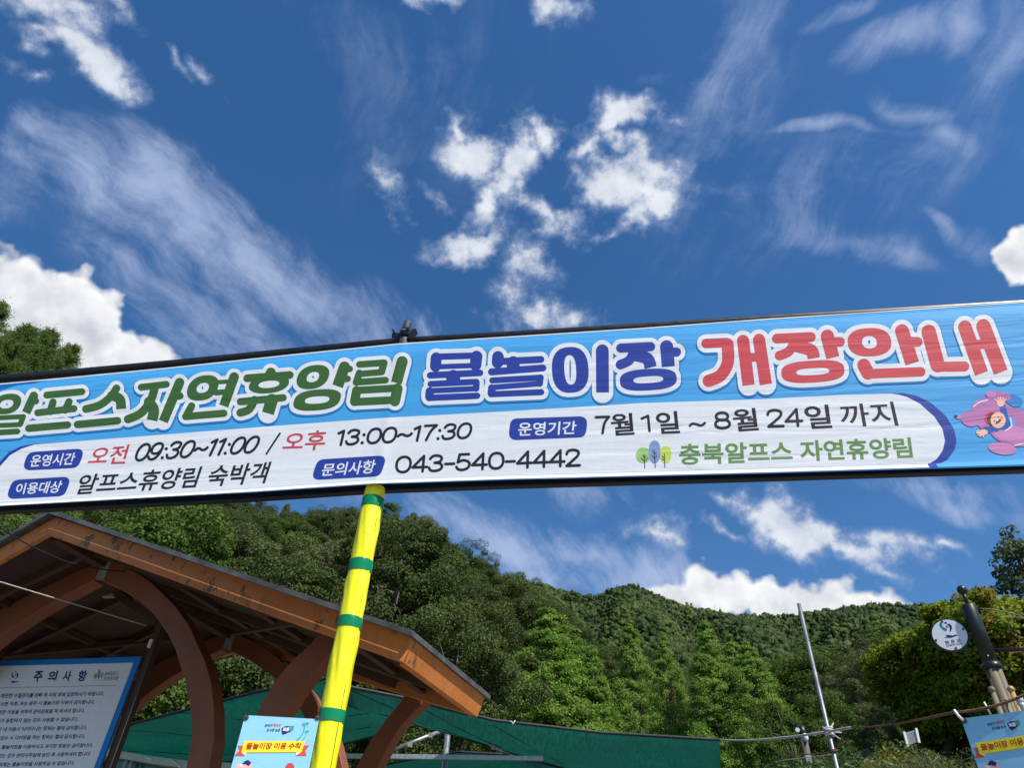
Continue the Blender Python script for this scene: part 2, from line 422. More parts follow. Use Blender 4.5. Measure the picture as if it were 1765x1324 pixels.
    def digits(s, part, body, quad, hw, layer, m):
        W = sum(s.DIG[c][0] for c in body); bl, br, tr, tl = [np.array(p, float) for p in quad]; x0 = 0
        def mp(u, v): return bl * (1 - u) * (1 - v) + br * u * (1 - v) + tr * u * v + tl * (1 - u) * v
        inset = hw / np.linalg.norm(tl - bl)
        for c in body:
            w, st = s.DIG[c]
            f = lambda x, y: mp((x0 + x) / W, inset + y * (1 - 2 * inset))
            for it in st:
                if it == 'o': continue
                if isinstance(it, tuple):
                    cx_, cy_, rx, ry = it
                    k = [2 * math.pi * i / 32 for i in range(32)]
                    mid = [f(cx_ + rx * math.copysign(abs(math.cos(a)) ** .9, math.cos(a)), cy_ + ry * math.copysign(abs(math.sin(a)) ** .9, math.sin(a))) for a in k]
                    cc = sum(mid) / 32; A = []; B = []
                    for i in range(32):
                        d = mid[(i + 1) % 32] - mid[i - 1]; nn = np.array([-d[1], d[0]]); nn = nn / np.linalg.norm(nn)
                        A.append(mid[i] + nn * hw); B.append(mid[i] - nn * hw)
                    s.strip(part, A, B, layer, m, True)
                elif c == ':': s.disc(part, f(*it[0]), hw * 1.25, hw * 1.25, layer, m, n=16)
                else: s.stroke(part, [f(*p) for p in it], hw, layer, m)
            x0 += w
    def build(s, parent):
        out = {}
        for name, mb in s.mb.items():
            used = sorted(set(mb.m)); rm = {u: i for i, u in enumerate(used)}
            mb.m = [rm[i] for i in mb.m]
            out[name] = mb.build(name.split('#')[0], [s.mats[u] for u in used], parent)
        return out

# ------------------------------------------------------------------ setting: terrain
def interp(x, xs, ys): return float(np.interp(x, xs, ys))
E1X = [-60, -50, -43, -25, -9.2, -5, 0, 3, 6, 10, 15, 20, 30, 40, 50, 60]
E1Y = [26, 26, 26, 27.5, 29.1, 27.2, 25.2, 24.0, 21.6, 19.6, 18.6, 18.4, 18.6, 19.5, 20, 18]
E2X = [-60, -12, -5, 0, 3, 6.5, 8, 9.5, 11.2, 13, 15, 18.5, 22, 26, 30, 33, 40, 60]
E2Y = [14, 22, 24.0, 24.2, 24.3, 23.6, 23.3, 23.9, 24.1, 23.5, 22.6, 21.7, 21.25, 21.3, 21.2, 20.7, 20, 15]
D0, D1, D2 = 22.0, 105.0, 450.0
def terrain(az, d):
    back = 0.0 if abs(az) < 62 else min(1, (abs(az) - 62) / 30)
    z1 = max(1.0, 1.6 + D1 * math.tan(RAD(interp(az, E1X, E1Y))) - (12.5 if az < 6 else 10.5))
    z2 = 1.6 + D2 * math.tan(RAD(interp(az, E2X, E2Y))) - 6
    d0 = interp(az, [-10, 10, 22, 34, 50], [D0, 20, 12, 9, 9])
    if d <= d0: z = 0.0
    elif d <= D1:
        t = (d - d0) / (D1 - d0); z = z1 * (t ** interp(az, [10, 30], [1.0, 0.8]))
        if az > 18:                                     # the park bank on the right rises earlier
            z = max(z, min(1, (az - 18) / 8) * 4.6 * min(1, (d - d0) / 10))
    elif d <= D2: z = z1 + (z2 - z1) * ((d - D1) / (D2 - D1)) ** 1.25
    else: z = z2 - 0.45 * (d - D2)
    if D1 < d < D2 and abs(az) < 62: z += (6.5 * math.sin(0.75 * az + 0.012 * d + 1.2) + 3.0 * math.sin(1.9 * az - 0.03 * d)) * math.sin(math.pi * (d - D1) / (D2 - D1))
    return max(-60, z * (1 - back))
def polar(az, d, dz=0.0):
    return Vector((d * math.sin(RAD(az)), d * math.cos(RAD(az)), terrain(az, d) + dz))

def leaf_mat(name, c1, c2, c3, rough=0.5, trans=0.32, spec=0.4, top=None):
    """leaf green that varies from tree to tree and from spray to spray"""
    m, t, p = mat(name)
    geo = t.node('ShaderNodeNewGeometry'); oi = t.node('ShaderNodeObjectInfo')
    a = t.math('ADD', t.math('MULTIPLY', geo.outputs['Random Per Island'], 0.6), t.math('MULTIPLY', oi.outputs['Random'], 0.4))
    c = t.ramp(a, [(0.1, c1), (0.5, c2), (0.9, c3)])
    if top:                                             # autumn tint on some sprays
        n = t.noise(t.node('ShaderNodeTexCoord').outputs['Object'], 0.9, 2, 0.5)
        g = t.math('MULTIPLY', t.smooth(n, 0.54, 0.66), t.smooth(geo.outputs['Random Per Island'], 0.3, 0.6))
        c = t.mix(g, c, top + (1,))
    t.l.new(c, p.inputs['Base Color'])
    p.inputs['Roughness'].default_value = rough; p.inputs['Specular IOR Level'].default_value = spec
    tr = t.node('ShaderNodeBsdfTranslucent'); t.l.new(c, tr.inputs['Color'])
    mx = t.node('ShaderNodeMixShader'); mx.inputs[0].default_value = trans
    out = t.n.get('Material Output')
    t.l.new(p.outputs[0], mx.inputs[1]); t.l.new(tr.outputs[0], mx.inputs[2]); t.l.new(mx.outputs[0], out.inputs['Surface'])
    return m
M_GROUND = simple('gravel_ground', (0.20, 0.18, 0.15), 0.9, var=0.25, scale=3)
def ground_mat():
    m, t, p = mat('hillside_soil')
    pos = t.node('ShaderNodeNewGeometry').outputs['Position']
    r = t.vmath('LENGTH', t.vmath('MULTIPLY', pos, (1, 1, 0)), out=1)
    n = t.noise(pos, 0.35, 6, 0.65); n2 = t.noise(pos, 6.0, 5, 0.6)
    gr = t.ramp(n, [(0.3, (0.030, 0.045, 0.014)), (0.6, (0.06, 0.085, 0.025)), (0.8, (0.10, 0.085, 0.05))])
    sand = t.mix(n2, (0.17, 0.155, 0.13, 1), (0.24, 0.22, 0.185, 1))
    t.l.new(t.mix(t.smooth(r, 10, 16), sand, gr), p.inputs['Base Color'])
    p.inputs['Roughness'].default_value = 0.95; p.inputs['Specular IOR Level'].default_value = 0.1
    return m
def build_ground():
    azs = list(np.arange(-180, 180, 2.5)); ds = [0.0, 4, 8, 10, 12, 14, 17, 20, 24, 28, 33, 40, 48, 57, 66, 75, 90, 105, 120, 150, 190, 240, 300, 370, 450, 520, 700, 1000, 2500]
    V = []; F = []
    na = len(azs)
    for d in ds:
        for a in azs: V.append(polar(a, d))
    for i in range(len(ds) - 1):
        for j in range(na):
            k = (j + 1) % na
            F.append((i * na + j, i * na + k, (i + 1) * na + k, (i + 1) * na + j))
    me = np_mesh('ground', [tuple(v) for v in V], F, [ground_mat()], smooth=True)
    o = bpy.data.objects.new('ground', me); COL.objects.link(o); tag(o, kind='structure')
build_ground()

# ------------------------------------------------------------------ entrance banner on its steel frame
BN = Vector((math.sin(RAD(190.4)), math.cos(RAD(190.4)), 0))          # the banner faces the visitor
BU = Vector((math.sin(RAD(100.4)), math.cos(RAD(100.4)), 0))
BP = at_z(645, 850, 3.3)

def ink(name, c, rough=0.42):
    """vinyl print with the banner's pulled horizontal creases"""
    m, t, p = mat(name)
    pos = t.node('ShaderNodeNewGeometry').outputs['Position']
    u = t.vmath('DOT_PRODUCT', pos, tuple(BU), out=1); sx = t.node('ShaderNodeSeparateXYZ'); t.l.new(pos, sx.inputs[0])
    cb = t.node('ShaderNodeCombineXYZ'); t.set(cb.inputs[0], u); t.set(cb.inputs[1], sx.outputs[2])
    w = t.noise(t.mapping(cb.outputs[0], scale=(0.8, 6.5, 1)), 1.5, 3, 0.5, 0.8)
    fine = t.noise(t.mapping(cb.outputs[0], scale=(3, 50, 1)), 1.3, 3, 0.5)
    # the crease where the cloth is stretched over the post
    pu = float(BP.dot(BU))
    du = t.math('SUBTRACT', u, pu - 0.0)
    cre = t.math('MULTIPLY', t.math('POWER', 2.718, t.math('MULTIPLY', t.math('MULTIPLY', du, du), -900.0)), 0.35)
    side = t.smooth(t.math('ABSOLUTE', du), 0.0, 1.6, 0.45, 1.0)
    h = t.math('ADD', t.math('ADD', t.math('MULTIPLY', w, side), t.math('MULTIPLY', fine, 0.008)), cre)
    b = t.node('ShaderNodeBump'); b.inputs['Strength'].default_value = 0.36; b.inputs['Distance'].default_value = 0.028
    t.l.new(h, b.inputs['Height']); t.l.new(b.outputs[0], p.inputs['Normal'])
    d = t.noise(t.mapping(cb.outputs[0], scale=(14, 2, 1)), 3.0, 4, 0.6)
    k = t.smooth(d, 0.35, 0.75, 0.97, 1.0)
    cc = t.node('ShaderNodeVectorMath', operation='SCALE'); cc.inputs[0].default_value = c; t.l.new(k, cc.inputs['Scale'])
    t.l.new(cc.outputs[0], p.inputs['Base Color'])
    p.inputs['Roughness'].default_value = 0.6; p.inputs['Specular IOR Level'].default_value = 0.10
    return m
I_SKY = ink('print_sky_blue', lin(72, 156, 214)); I_SKYD = ink('print_deep_sky', lin(30, 110, 185)); I_WHITE = ink('print_white', (0.69, 0.71, 0.745))
I_GREEN = ink('print_leaf_green', lin(62, 98, 55)); I_NAVY = ink('print_royal_blue', lin(45, 66, 150)); I_RED = ink('print_red', lin(196, 72, 82))
I_INK = ink('print_charcoal', lin(42, 42, 50)); I_LGREEN = ink('print_moss', lin(98, 136, 78)); I_ROSE = ink('print_rose', lin(190, 72, 85))
I_SHADE = ink('print_mid_blue', lin(38, 122, 192))
I_G1 = ink('print_pale_green', lin(150, 190, 120)); I_B1 = ink('print_grey_blue', lin(128, 148, 190)); I_Y1 = ink('print_lime', lin(186, 206, 96))
I_PINK = ink('print_mauve', lin(176, 112, 165)); I_PINK2 = ink('print_orchid', lin(196, 130, 180)); I_SKIN = ink('print_skin', lin(235, 180, 165)); I_HAIR = ink('print_brown', lin(80, 55, 50)); I_CAP = ink('print_crimson', lin(200, 60, 85)); I_DBLUE = ink('print_blue', lin(40, 90, 165))

def zz(o, *pts):                       # sightings read off an enlarged survey (scale 4) of one part of the banner
    return [(o[0] + p[0] / 4.0, o[1] + p[1] / 4.0) for p in pts]
Z1, Z2, Z3, Z4 = (0, 560), (441, 540), (882, 520), (1323, 510)

def top_y(x):   return float(np.interp(x, [-400, 0, 110, 300, 500, 690, 882, 1100, 1323, 1500, 1765, 2000], [697, 661, 651, 632.5, 611, 591.5, 579.5, 565.5, 549, 537.5, 519.5, 503]))
def bot_y(x):   return float(np.interp(x, [-400, 0, 441, 640, 882, 1323, 1765, 2000], [898, 876.5, 852, 838.5, 830.5, 819.5, 806.5, 800]))
def build_banner():
    base = on_plane(645, 845, BP, BN)
    t = thing('banner', 'long sky blue printed banner stretched over the entrance between two black rails', 'banner', base)
    # cloth: a sheet with thickness, bellied a little at the lower hem
    xs = sorted(list(np.linspace(-330, 1905, 120)) + [1599.0, 1614.0]); vv = [0, .008, .016, .026, .036, .045, .1, .2, .3, .4, .5, .6, .7, .8, .9, .975, 1.0]; nv = len(vv) - 1
    V = []; F = []
    for j in range(nv + 1):
        for x in xs:
            v = vv[j]
            p = on_plane(x, bot_y(x) * (1 - v) + top_y(x) * v, BP, BN)
            q = -0.0006
            if v < 0.045: q += 0.026 * (1 - v / 0.045) ** 1.5       # lower hem flares out over the rail
            if v > 0.975: q += -0.012 * (v - 0.975) / 0.025
            V.append(p + BN * q)
    n = len(xs)
    for j in range(nv):
        for i in range(n - 1): F.append((j * n + i, j * n + i + 1, (j + 1) * n + i + 1, (j + 1) * n + i))
    mb = MB(); mb.add(V, F, 0, True)
    lo = 5   # the lowest rows of the panel are plain white hem
    for fi in range(len(F)):
        j = fi // (n - 1); xm = (xs[fi % (n - 1)] + xs[fi % (n - 1) + 1]) / 2
        if j < lo and -60 < xm < 1599: mb.m[fi] = 1
        elif j < lo and 1599 <= xm < 1614: mb.m[fi] = 2
    cl = mb.build('cloth', [I_SKY, I_WHITE, I_NAVY], t)
    so = cl.modifiers.new('thickness', 'SOLIDIFY'); so.thickness = 0.002; so.offset = -1
    P = Print(BP, BN)
    # --- white hem lines
    P.strip('hem_line', [(x, top_y(x) + 0.2) for x in xs], [(x, top_y(x) + 2.2) for x in xs], 1, I_WHITE)
    # --- darker swoosh in the corner
    P.face('corner_swoosh', [(-300, 690)] + [(x, top_y(x) + 2.4) for x in (-200, 0, 40, 88)] + zz(Z1, (250, 390), (120, 415), (0, 452)) + [(-100, 705), (-250, 735)], 0.6, I_SKYD)
    # --- white information panel and its royal blue crescent ends
    topedge = zz(Z1, (1000, 768), (1764, 708)) + zz(Z2, (900, 721), (1764, 676)) + zz(Z3, (900, 700), (1764, 672)) + zz(Z4, (500, 684), (850, 675))
    bx = [1560, 1323, 1100, 882, 640, 441, 200, 0, -60]
    def rim(x): return bot_y(x) * 0.957 + top_y(x) * 0.043
    outer = zz(Z4, (850, 672), (930, 670), (1030, 690), (1130, 740), (1230, 830), (1285, 920), (1303, 1000), (1290, 1060), (1240, 1130), (1166, 1164)) + [(1560, rim(1560))]
    P.face('info_panel', zz(Z4, (700, 678)) + outer + [(1498, rim(1498))], 0.5, I_NAVY)
    lo_ = zz(Z1, (300, 820), (235, 822), (140, 840), (60, 880), (0, 945), (-90, 1080), (-120, 1240))
    P.face('info_panel', lo_ + zz(Z1, (300, 1200)), 0.5, I_NAVY)
    inner = zz(Z4, (900, 682), (960, 698), (1050, 745), (1150, 835), (1205, 920), (1223, 1000), (1208, 1065), (1168, 1125), (1106, 1166))
    innl = zz(Z1, (-90, 1250), (-70, 1110), (0, 978), (70, 900), (150, 855), (240, 826), (330, 820))
    up = innl[2:] + topedge + inner
    panel = innl[:2] + up + [(x, rim(x)) for x in bx]
    # panel as vertical strips so that the wide sheet has no concave n-gon
    raw = innl[2:] + topedge + inner[:6]; tops = []
    for a_, b_ in zip(raw[:-1], raw[1:]):
        tops += [(a_[0] + (b_[0] - a_[0]) * k / 4, a_[1] + (b_[1] - a_[1]) * k / 4) for k in range(4)]
    tops.append(raw[-1])
    lowx = [p[0] for p in inner[:4:-1]]; lowy = [p[1] for p in inner[:4:-1]]            # lower half of the rounded end
    P.strip('info_panel', tops, [(p[0], rim(p[0]) if p[0] < lowx[0] else float(np.interp(p[0], lowx, lowy))) for p in tops], 1.1, I_WHITE)
    P.face('info_panel', [innl[2], (innl[2][0], rim(0)), (-28, rim(-28)), (-26, 850), innl[1]], 1.1, I_WHITE)
    # --- headline: fat rounded strokes, white outline under them
    def glyph(o, items, m, ex):
        for it in items:
            k = it[0]
            if k == 'o':
                _, c, ro, ri, sh, e = it
                c = zz(o, c)[0]; ro = (ro[0] / 4, ro[1] / 4); ri = (ri[0] / 4, ri[1] / 4)
                P.ring('headline', c, ro, ri, 4, m, shear=sh, e=e, ang=-3.5)
                P.disc('headline_outline', c, ro[0] + ex, ro[1] + ex, 3, I_WHITE, shear=sh, e=e, n=40, ang=-3.5)
                P.disc('headline_shadow', (c[0] + .6, c[1] + 1.6), ro[0] + ex + 1.6, ro[1] + ex + 1.6, 2, I_SHADE, shear=sh, e=e, n=40, ang=-3.5)
            elif k == 'slit':
                _, c, ro = it
                P.disc('headline', zz(o, c)[0], ro[0] / 4, ro[1] / 4, 4, I_SKYD)
            else:
                _, pts, hw = it[:3]; flat = k == 'f'
                pts = zz(o, *pts); hw = hw / 4
                P.stroke('headline', pts, hw, 4, m, flat)
                P.stroke('headline_outline', pts, hw + ex, 3, I_WHITE)
                P.stroke('headline_shadow', [(x + .6, y + 1.6) for x, y in pts], hw + ex + 1.6, 2, I_SHADE)
    S = -0.32
    glyph(Z1, [('o', (48, 548), (98, 70), (46, 30), S, 2.3), ('slit', (50, 549), (5, 8)), ('f', [(235, 492), (182, 608)], 30), ('s', [(225, 530), (250, 528)], 22),
               ('s', [(-90, 648), (165, 634)], 17), ('s', [(160, 642), (142, 688)], 19), ('s', [(140, 690), (-80, 700)], 17), ('s', [(-80, 700), (-95, 745)], 18), ('s', [(-95, 750), (122, 737)], 20),
               ('s', [(325, 486), (567, 463)], 24), ('s', [(368, 535), (348, 600)], 25), ('s', [(478, 532), (452, 590)], 25), ('s', [(262, 608), (512, 580)], 24), ('s', [(200, 716), (468, 692)], 25),
               ('s', [(805, 440), (765, 497), (690, 555), (595, 582)], 27), ('f', [(775, 490), (828, 515), (838, 582)], 34), ('s', [(537, 689), (812, 663)], 26),
               ('s', [(976, 432), (1148, 412)], 24), ('s', [(1068, 440), (1040, 525), (975, 610), (885, 652)], 29), ('f', [(1030, 535), (1062, 590), (1050, 660)], 37), ('f', [(1240, 400), (1128, 668)], 33), ('s', [(1195, 497), (1243, 492)], 25),
               ('o', (1400, 437), (106, 86), (42, 34), S, 2.3), ('slit', (1398, 437), (5, 10)), ('f', [(1616, 362), (1545, 560)], 33), ('s', [(1490, 398), (1595, 392)], 15), ('s', [(1490, 470), (1580, 463)], 20), ('s', [(1322, 562), (1285, 632)], 26), ('s', [(1282, 634), (1545, 612)], 25)], I_GREEN, 6.5)
    glyph(Z2, [('s', [(105, 410), (98, 425)], 34), ('s', [(-58, 450), (235, 428)], 27), ('o', (92, 492), (138, 62), (72, 25), S, 2.2), ('s', [(-105, 612), (190, 585)], 25), ('s', [(-8, 600), (-45, 665), (-105, 688)], 28), ('f', [(112, 600), (85, 692)], 42),
               ('o', (395, 442), (110, 82), (42, 35), S, 2.3), ('slit', (396, 441), (5, 10)), ('f', [(612, 372), (565, 505)], 38), ('s', [(610, 388), (648, 386)], 23), ('s', [(600, 457), (634, 454)], 23), ('o', (424, 600), (162, 72), (84, 25), S, 2.6),
               ('s', [(715, 355), (885, 343)], 23), ('s', [(885, 345), (868, 405)], 25), ('s', [(868, 408), (725, 420)], 22), ('s', [(715, 415), (694, 478)], 25), ('s', [(692, 478), (895, 463)], 23), ('f', [(1010, 335), (970, 482)], 38),
               ('s', [(692, 534), (985, 518)], 25), ('s', [(977, 522), (960, 608)], 36), ('s', [(680, 614), (962, 600)], 26), ('s', [(696, 536), (682, 610)], 32)], I_GREEN, 6.8)
    glyph(Z2, [('s', [(1232, 302), (1540, 293)], 22), ('s', [(1232, 372), (1538, 361)], 18), ('s', [(1244, 310), (1240, 368)], 38), ('s', [(1522, 300), (1516, 358)], 40), ('s', [(1203, 430), (1546, 413)], 23), ('f', [(1362, 440), (1360, 476)], 48),
               ('s', [(1206, 490), (1520, 475)], 21), ('s', [(1522, 478), (1520, 522)], 22), ('s', [(1520, 522), (1206, 537)], 19), ('s', [(1200, 540), (1198, 580)], 29), ('s', [(1198, 585), (1526, 571)], 22)], I_NAVY, 7.2)
    q = lambda x, y: ((560 + x / 2.847 - 882) * 4, (520 + y / 2.847 - 520) * 4)
    glyph(Z3, [('s', [q(850, 272), q(848, 300)], 40), ('s', [q(845, 296), q(1060, 285)], 24), ('f', [q(925, 300), q(924, 345)], 44), ('s', [q(818, 346), q(1070, 327)], 24), ('s', [q(822, 388), q(1060, 374)], 21), ('s', [q(1058, 374), q(1055, 404)], 22), ('s', [q(1055, 404), q(828, 422)], 19), ('s', [q(820, 426), q(818, 450)], 27), ('s', [q(816, 456), q(1062, 446)], 21),
               ('o', (404, 472), (126, 158), (41, 102), 0, 2.5), ('slit', (404, 470), (5, 72)), ('f', [(625, 340), (627, 628)], 44),
               ('s', [(752, 322), (958, 312)], 32), ('s', [(845, 340), (812, 405), (750, 436)], 33), ('f', [(850, 370), (935, 395), (958, 456)], 42), ('f', [(1068, 312), (1080, 450)], 45), ('s', [(1085, 352), (1136, 350)], 32), ('o', (942, 540), (196, 74), (103, 23), 0, 2.8)], I_NAVY, 7.4)
    glyph(Z3, [('s', [(1340, 290), (1480, 284)], 33), ('s', [(1488, 296), (1490, 420), (1440, 510), (1358, 548)], 42), ('f', [(1595, 272), (1633, 578)], 42), ('f', [(1705, 265), (1752, 572)], 42), ('s', [(1630, 388), (1700, 385)], 30)], I_RED, 7.6)
    glyph(Z4, [('s', [(64, 296), (298, 286)], 34), ('s', [(190, 305), (150, 382), (82, 414)], 33), ('f', [(210, 350), (300, 378), (318, 432)], 43), ('f', [(412, 280), (450, 428)], 46), ('s', [(440, 320), (500, 319)], 33), ('o', (312, 524), (218, 76), (114, 24), 0, 2.8),
               ('o', (702, 322), (150, 98), (50, 43), 0.08, 2.4), ('slit', (700, 320), (7, 15)), ('f', [(926, 245), (997, 468)], 48), ('s', [(965, 320), (1034, 320)], 34), ('s', [(663, 480), (692, 535)], 45), ('s', [(692, 540), (1055, 526)], 33),
               ('s', [(1110, 250), (1172, 480)], 50), ('s', [(1180, 492), (1355, 488)], 35), ('f', [(1360, 218), (1474, 536)], 47), ('f', [(1487, 212), (1607, 528)], 50), ('s', [(1420, 338), (1515, 335)], 32)], I_RED, 8.0)
    # --- information lines
    T = lambda body, quad, m, b=0.012, o=None, part='info_lettering', L=2.2: P.text(part, body, zz(o, *quad) if o else quad, L, m, b)
    z5 = lambda *pts: [(x / 2.847, 520 + y / 2.847) for x, y in pts]
    z6 = lambda *pts: [(560 + x / 2.847, 520 + y / 2.847) for x, y in pts]
    T('오전', [(600, 966), (862, 958), (900, 824), (648, 846)], I_ROSE, 0.014, Z1)
    G = lambda body, q, hw=2.25: P.digits('info_lettering', body, q, hw, 2.2, I_INK)
    G('09:30~11:00', z5((650, 788), (1248, 745), (1292, 656), (688, 697)))
    P.stroke('info_lettering', z5((1308, 748), (1374, 648)), 1.6, 2.2, I_INK)
    T('오후', [(180, 950), (470, 944), (497, 803), (212, 826)], I_ROSE, 0.014, Z2)
    G('13:00~17:30', zz(Z2, (545, 920), (1478, 868), (1505, 750), (572, 804)))
    T('알프스휴양림 숙박객', z5((365, 950), (1300, 893), (1335, 785), (402, 850)), I_INK, 0.017)
    G('043-540-4442', z6((340, 846), (1258, 811), (1258, 720), (350, 758)), 2.35)
    G('7', zz(Z3, (590, 918), (690, 914), (680, 786), (572, 790))); G('1', zz(Z3, (900, 904), (985, 900), (975, 776), (885, 780))); G('~', zz(Z3, (1222, 905), (1345, 900), (1340, 780), (1215, 785)))
    G('8', zz(Z3, (1400, 886), (1518, 881), (1510, 755), (1388, 760)), 2.5); G('24', zz(Z4, (-2, 913), (250, 905), (236, 772), (-12, 782)), 2.5)
    for body, q, o in (('월', [(690, 928), (848, 918), (835, 768), (678, 776)], Z3), ('일', [(1005, 915), (1162, 908), (1145, 755), (990, 765)], Z3), ('월', [(1535, 900), (1705, 888), (1685, 733), (1515, 745)], Z3),
                       ('일', [(275, 920), (447, 912), (425, 750), (245, 760)], Z4), ('까지', [(510, 905), (903, 895), (865, 730), (490, 752)], Z4)):
        T(body, q, I_INK, 0.010 if body == '까지' else 0.018, o)
    T('충북알프스 자연휴양림', [(1170.7, 802), (1574, 789.5), (1569, 754), (1170.7, 766)], I_LGREEN, 0.022)
    def pill(pts, m, i):
        c = [np.array(p) for p in pts]        # rounded parallelogram
        out = []
        for k in range(4):
            a, b, d = c[k - 1], c[k], c[(k + 1) % 4]
            r = 17 if k in (0, 2) else 11
            pa = b + (a - b) / np.linalg.norm(a - b) * r; pd = b + (d - b) / np.linalg.norm(d - b) * r
            for s_ in np.linspace(0, 1, 7): out.append(tuple(pa * (1 - s_) ** 2 + 2 * b * s_ * (1 - s_) + pd * s_ * s_))
        P.face('caption_badge#%d' % i, out, 2, m)
    for i, (o, quad, tq, body) in enumerate([
        (Z1, [(150, 1007), (540, 987), (590, 852), (195, 880)], [(205, 983), (503, 966), (530, 882), (222, 900)], '운영시간'),
        (Z1, [(38, 1204), (446, 1182), (497, 1046), (88, 1072)], [(105, 1172), (408, 1160), (440, 1074), (122, 1096)], '이용대상'),
        (Z2, [(378, 1153), (858, 1126), (908, 980), (428, 1010)], [(448, 1127), (812, 1106), (836, 1010), (468, 1040)], '문의사항'),
        (Z3, [(-26, 958), (508, 936), (528, 790), (-6, 808)], [(45, 930), (440, 915), (450, 825), (45, 836)], '운영기간')]):
        pill(zz(o, *quad), I_NAVY, i)
        T(body, tq, I_WHITE, 0.016, o, 'caption_badge#%d' % i, 3)
    # --- emblem of three round trees
    e = lambda x, y: (1080 + x / 8.023, 740 + y / 8.023)
    for c, rx, ry, m, L in [((232, 362), 98, 108, I_G1, 2), ((540, 352), 80, 120, I_Y1, 2.1), ((388, 315), 81, 157, I_B1, 2.4)]:
        P.disc('tree_emblem', e(*c), rx / 8.023, ry / 8.023, L, m, e=2.3)
    for pts in ([(245, 350), (252, 545)], [(222, 362), (248, 400)], [(270, 370), (249, 408)], [(200, 402), (250, 445)], [(296, 398), (252, 445)],
                [(383, 290), (398, 535)], [(357, 302), (388, 345)], [(414, 322), (390, 350)], [(350, 362), (392, 412)], [(426, 362), (393, 402)],
                [(522, 340), (530, 530)], [(488, 372), (524, 405)], [(490, 414), (526, 440)]):
        P.stroke('tree_emblem', [e(*p) for p in pts], 0.55, 3, I_INK)
    # --- swimming child on a mauve float
    d = lambda *a: zz(Z4, *a)
    def el(c, rx, ry, m, L, ang=0): P.disc('swimmer_picture', d(c)[0], rx / 4, ry / 4, L, m, ang)
    el((1700, 725), 60, 40, I_SHADE, 1, 20)
    el((1590, 692), 90, 33, I_PINK, 1.6, 10); el((1540, 680), 38, 20, I_PINK2, 2, 5)
    el((1560, 830), 165, 120, I_PINK, 1.6, 25); el((1400, 848), 70, 55, I_PINK, 1.6, 10); el((1325, 838), 34, 14, I_PINK2, 1.5, 5); el((1298, 832), 12, 9, I_INK, 2, 15)
    el((1690, 905), 190, 130, I_PINK, 1.7, 20); el((1618, 1055), 98, 42, I_PINK2, 1.7, 8); el((1700, 960), 150, 60, I_PINK2, 2, 12)
    P.stroke('swimmer_picture', d((1420, 765), (1460, 735), (1515, 720)), 1, 2, I_WHITE); P.stroke('swimmer_picture', d((1705, 1033), (1740, 1026), (1800, 1015)), 1, 2.4, I_WHITE)
    el((1640, 890), 78, 60, I_WHITE, 2.3); el((1638, 886), 70, 55, I_SKY, 2.6); el((1618, 880), 55, 48, I_DBLUE, 3)
    P.stroke('swimmer_picture', d((1672, 848), (1680, 900), (1640, 932)), 1.1, 3.4, I_WHITE)
    P.stroke('swimmer_picture', d((1640, 850), (1620, 770)), 5.5, 3, I_DBLUE); P.stroke('swimmer_picture', d((1580, 920), (1500, 925)), 5, 3, I_DBLUE)
    el((1606, 742), 26, 24, I_SKIN, 3.3); el((1488, 943), 30, 20, I_SKIN, 3.3)
    for f in [((1600, 740), (1570, 718)), ((1600, 735), (1588, 706)), ((1606, 732), (1605, 702)), ((1614, 735), (1624, 706)), ((1618, 742), (1640, 716)),
              ((1480, 940), (1440, 935)), ((1478, 945), (1440, 948)), ((1480, 950), (1450, 962)), ((1485, 953), (1465, 970)), ((1492, 955), (1485, 972))]:
        P.stroke('swimmer_picture', d(*f), 1.3, 3.3, I_SKIN)
    el((1540, 848), 44, 46, I_CAP, 3.2); el((1558, 856), 46, 48, I_HAIR, 3.6); el((1588, 860), 52, 56, I_SKIN, 4.0)
    el((1588, 838), 4, 6, I_INK, 4.4); el((1562, 866), 4, 6, I_INK, 4.4); el((1590, 866), 20, 12, I_HAIR, 4.4, -35); el((1584, 860), 11, 5, I_WHITE, 4.7, -35); el((1574, 884), 8, 6, I_ROSE, 4.4); el((1612, 846), 7, 6, I_ROSE, 4.4)
    P.build(t)
    return t
build_banner()

M_BLACK = simple('black_paint', (0.012, 0.011, 0.012), 0.42, spec=0.45, var=0.3, scale=14)
M_STEEL = simple('galvanised_steel', (0.34, 0.36, 0.38), 0.42, metal=0.75, var=0.2, scale=18)
M_PLATE = simple('weathered_zinc', (0.36, 0.35, 0.33), 0.55, metal=0.3, var=0.2, scale=12)
def build_frame():
    B2 = BP - BN * 0.115                                         # the rails run behind the post, the cloth in front of it
    t = thing('banner_gantry', 'black painted steel rails above and below the long banner', 'gantry', on_plane(645, 852, B2, BN))
    xs = [-330, 0, 110, 300, 500, 690, 882, 1100, 1323, 1500, 1765, 1905]
    mb = MB()
    mb.tube([on_plane(x, top_y(x) + float(np.interp(x, [0, 690, 1100, 1323, 1765], [-6.5, -1.0, 1.0, 3.0, 6.5])), B2, BN) for x in xs], 0.030, 16)
    mb.build('top_rail', M_BLACK, t)
    mb = MB(); xs = [-330, 0, 441, 640, 882, 1323, 1765, 1905]
    lo = [6, 6, 8, 8, 7, 5, 4, 4]
    A = [on_plane(x, bot_y(x) + l, B2 + BN * .02, BN) for x, l in zip(xs, lo)]; C = [on_plane(x, bot_y(x) - 4, B2 + BN * .02, BN) for x in xs]
    mb.ladder(A, C, -BN * 0.035); mb.build('bottom_rail', M_BLACK, t, 0.004)
build_frame()

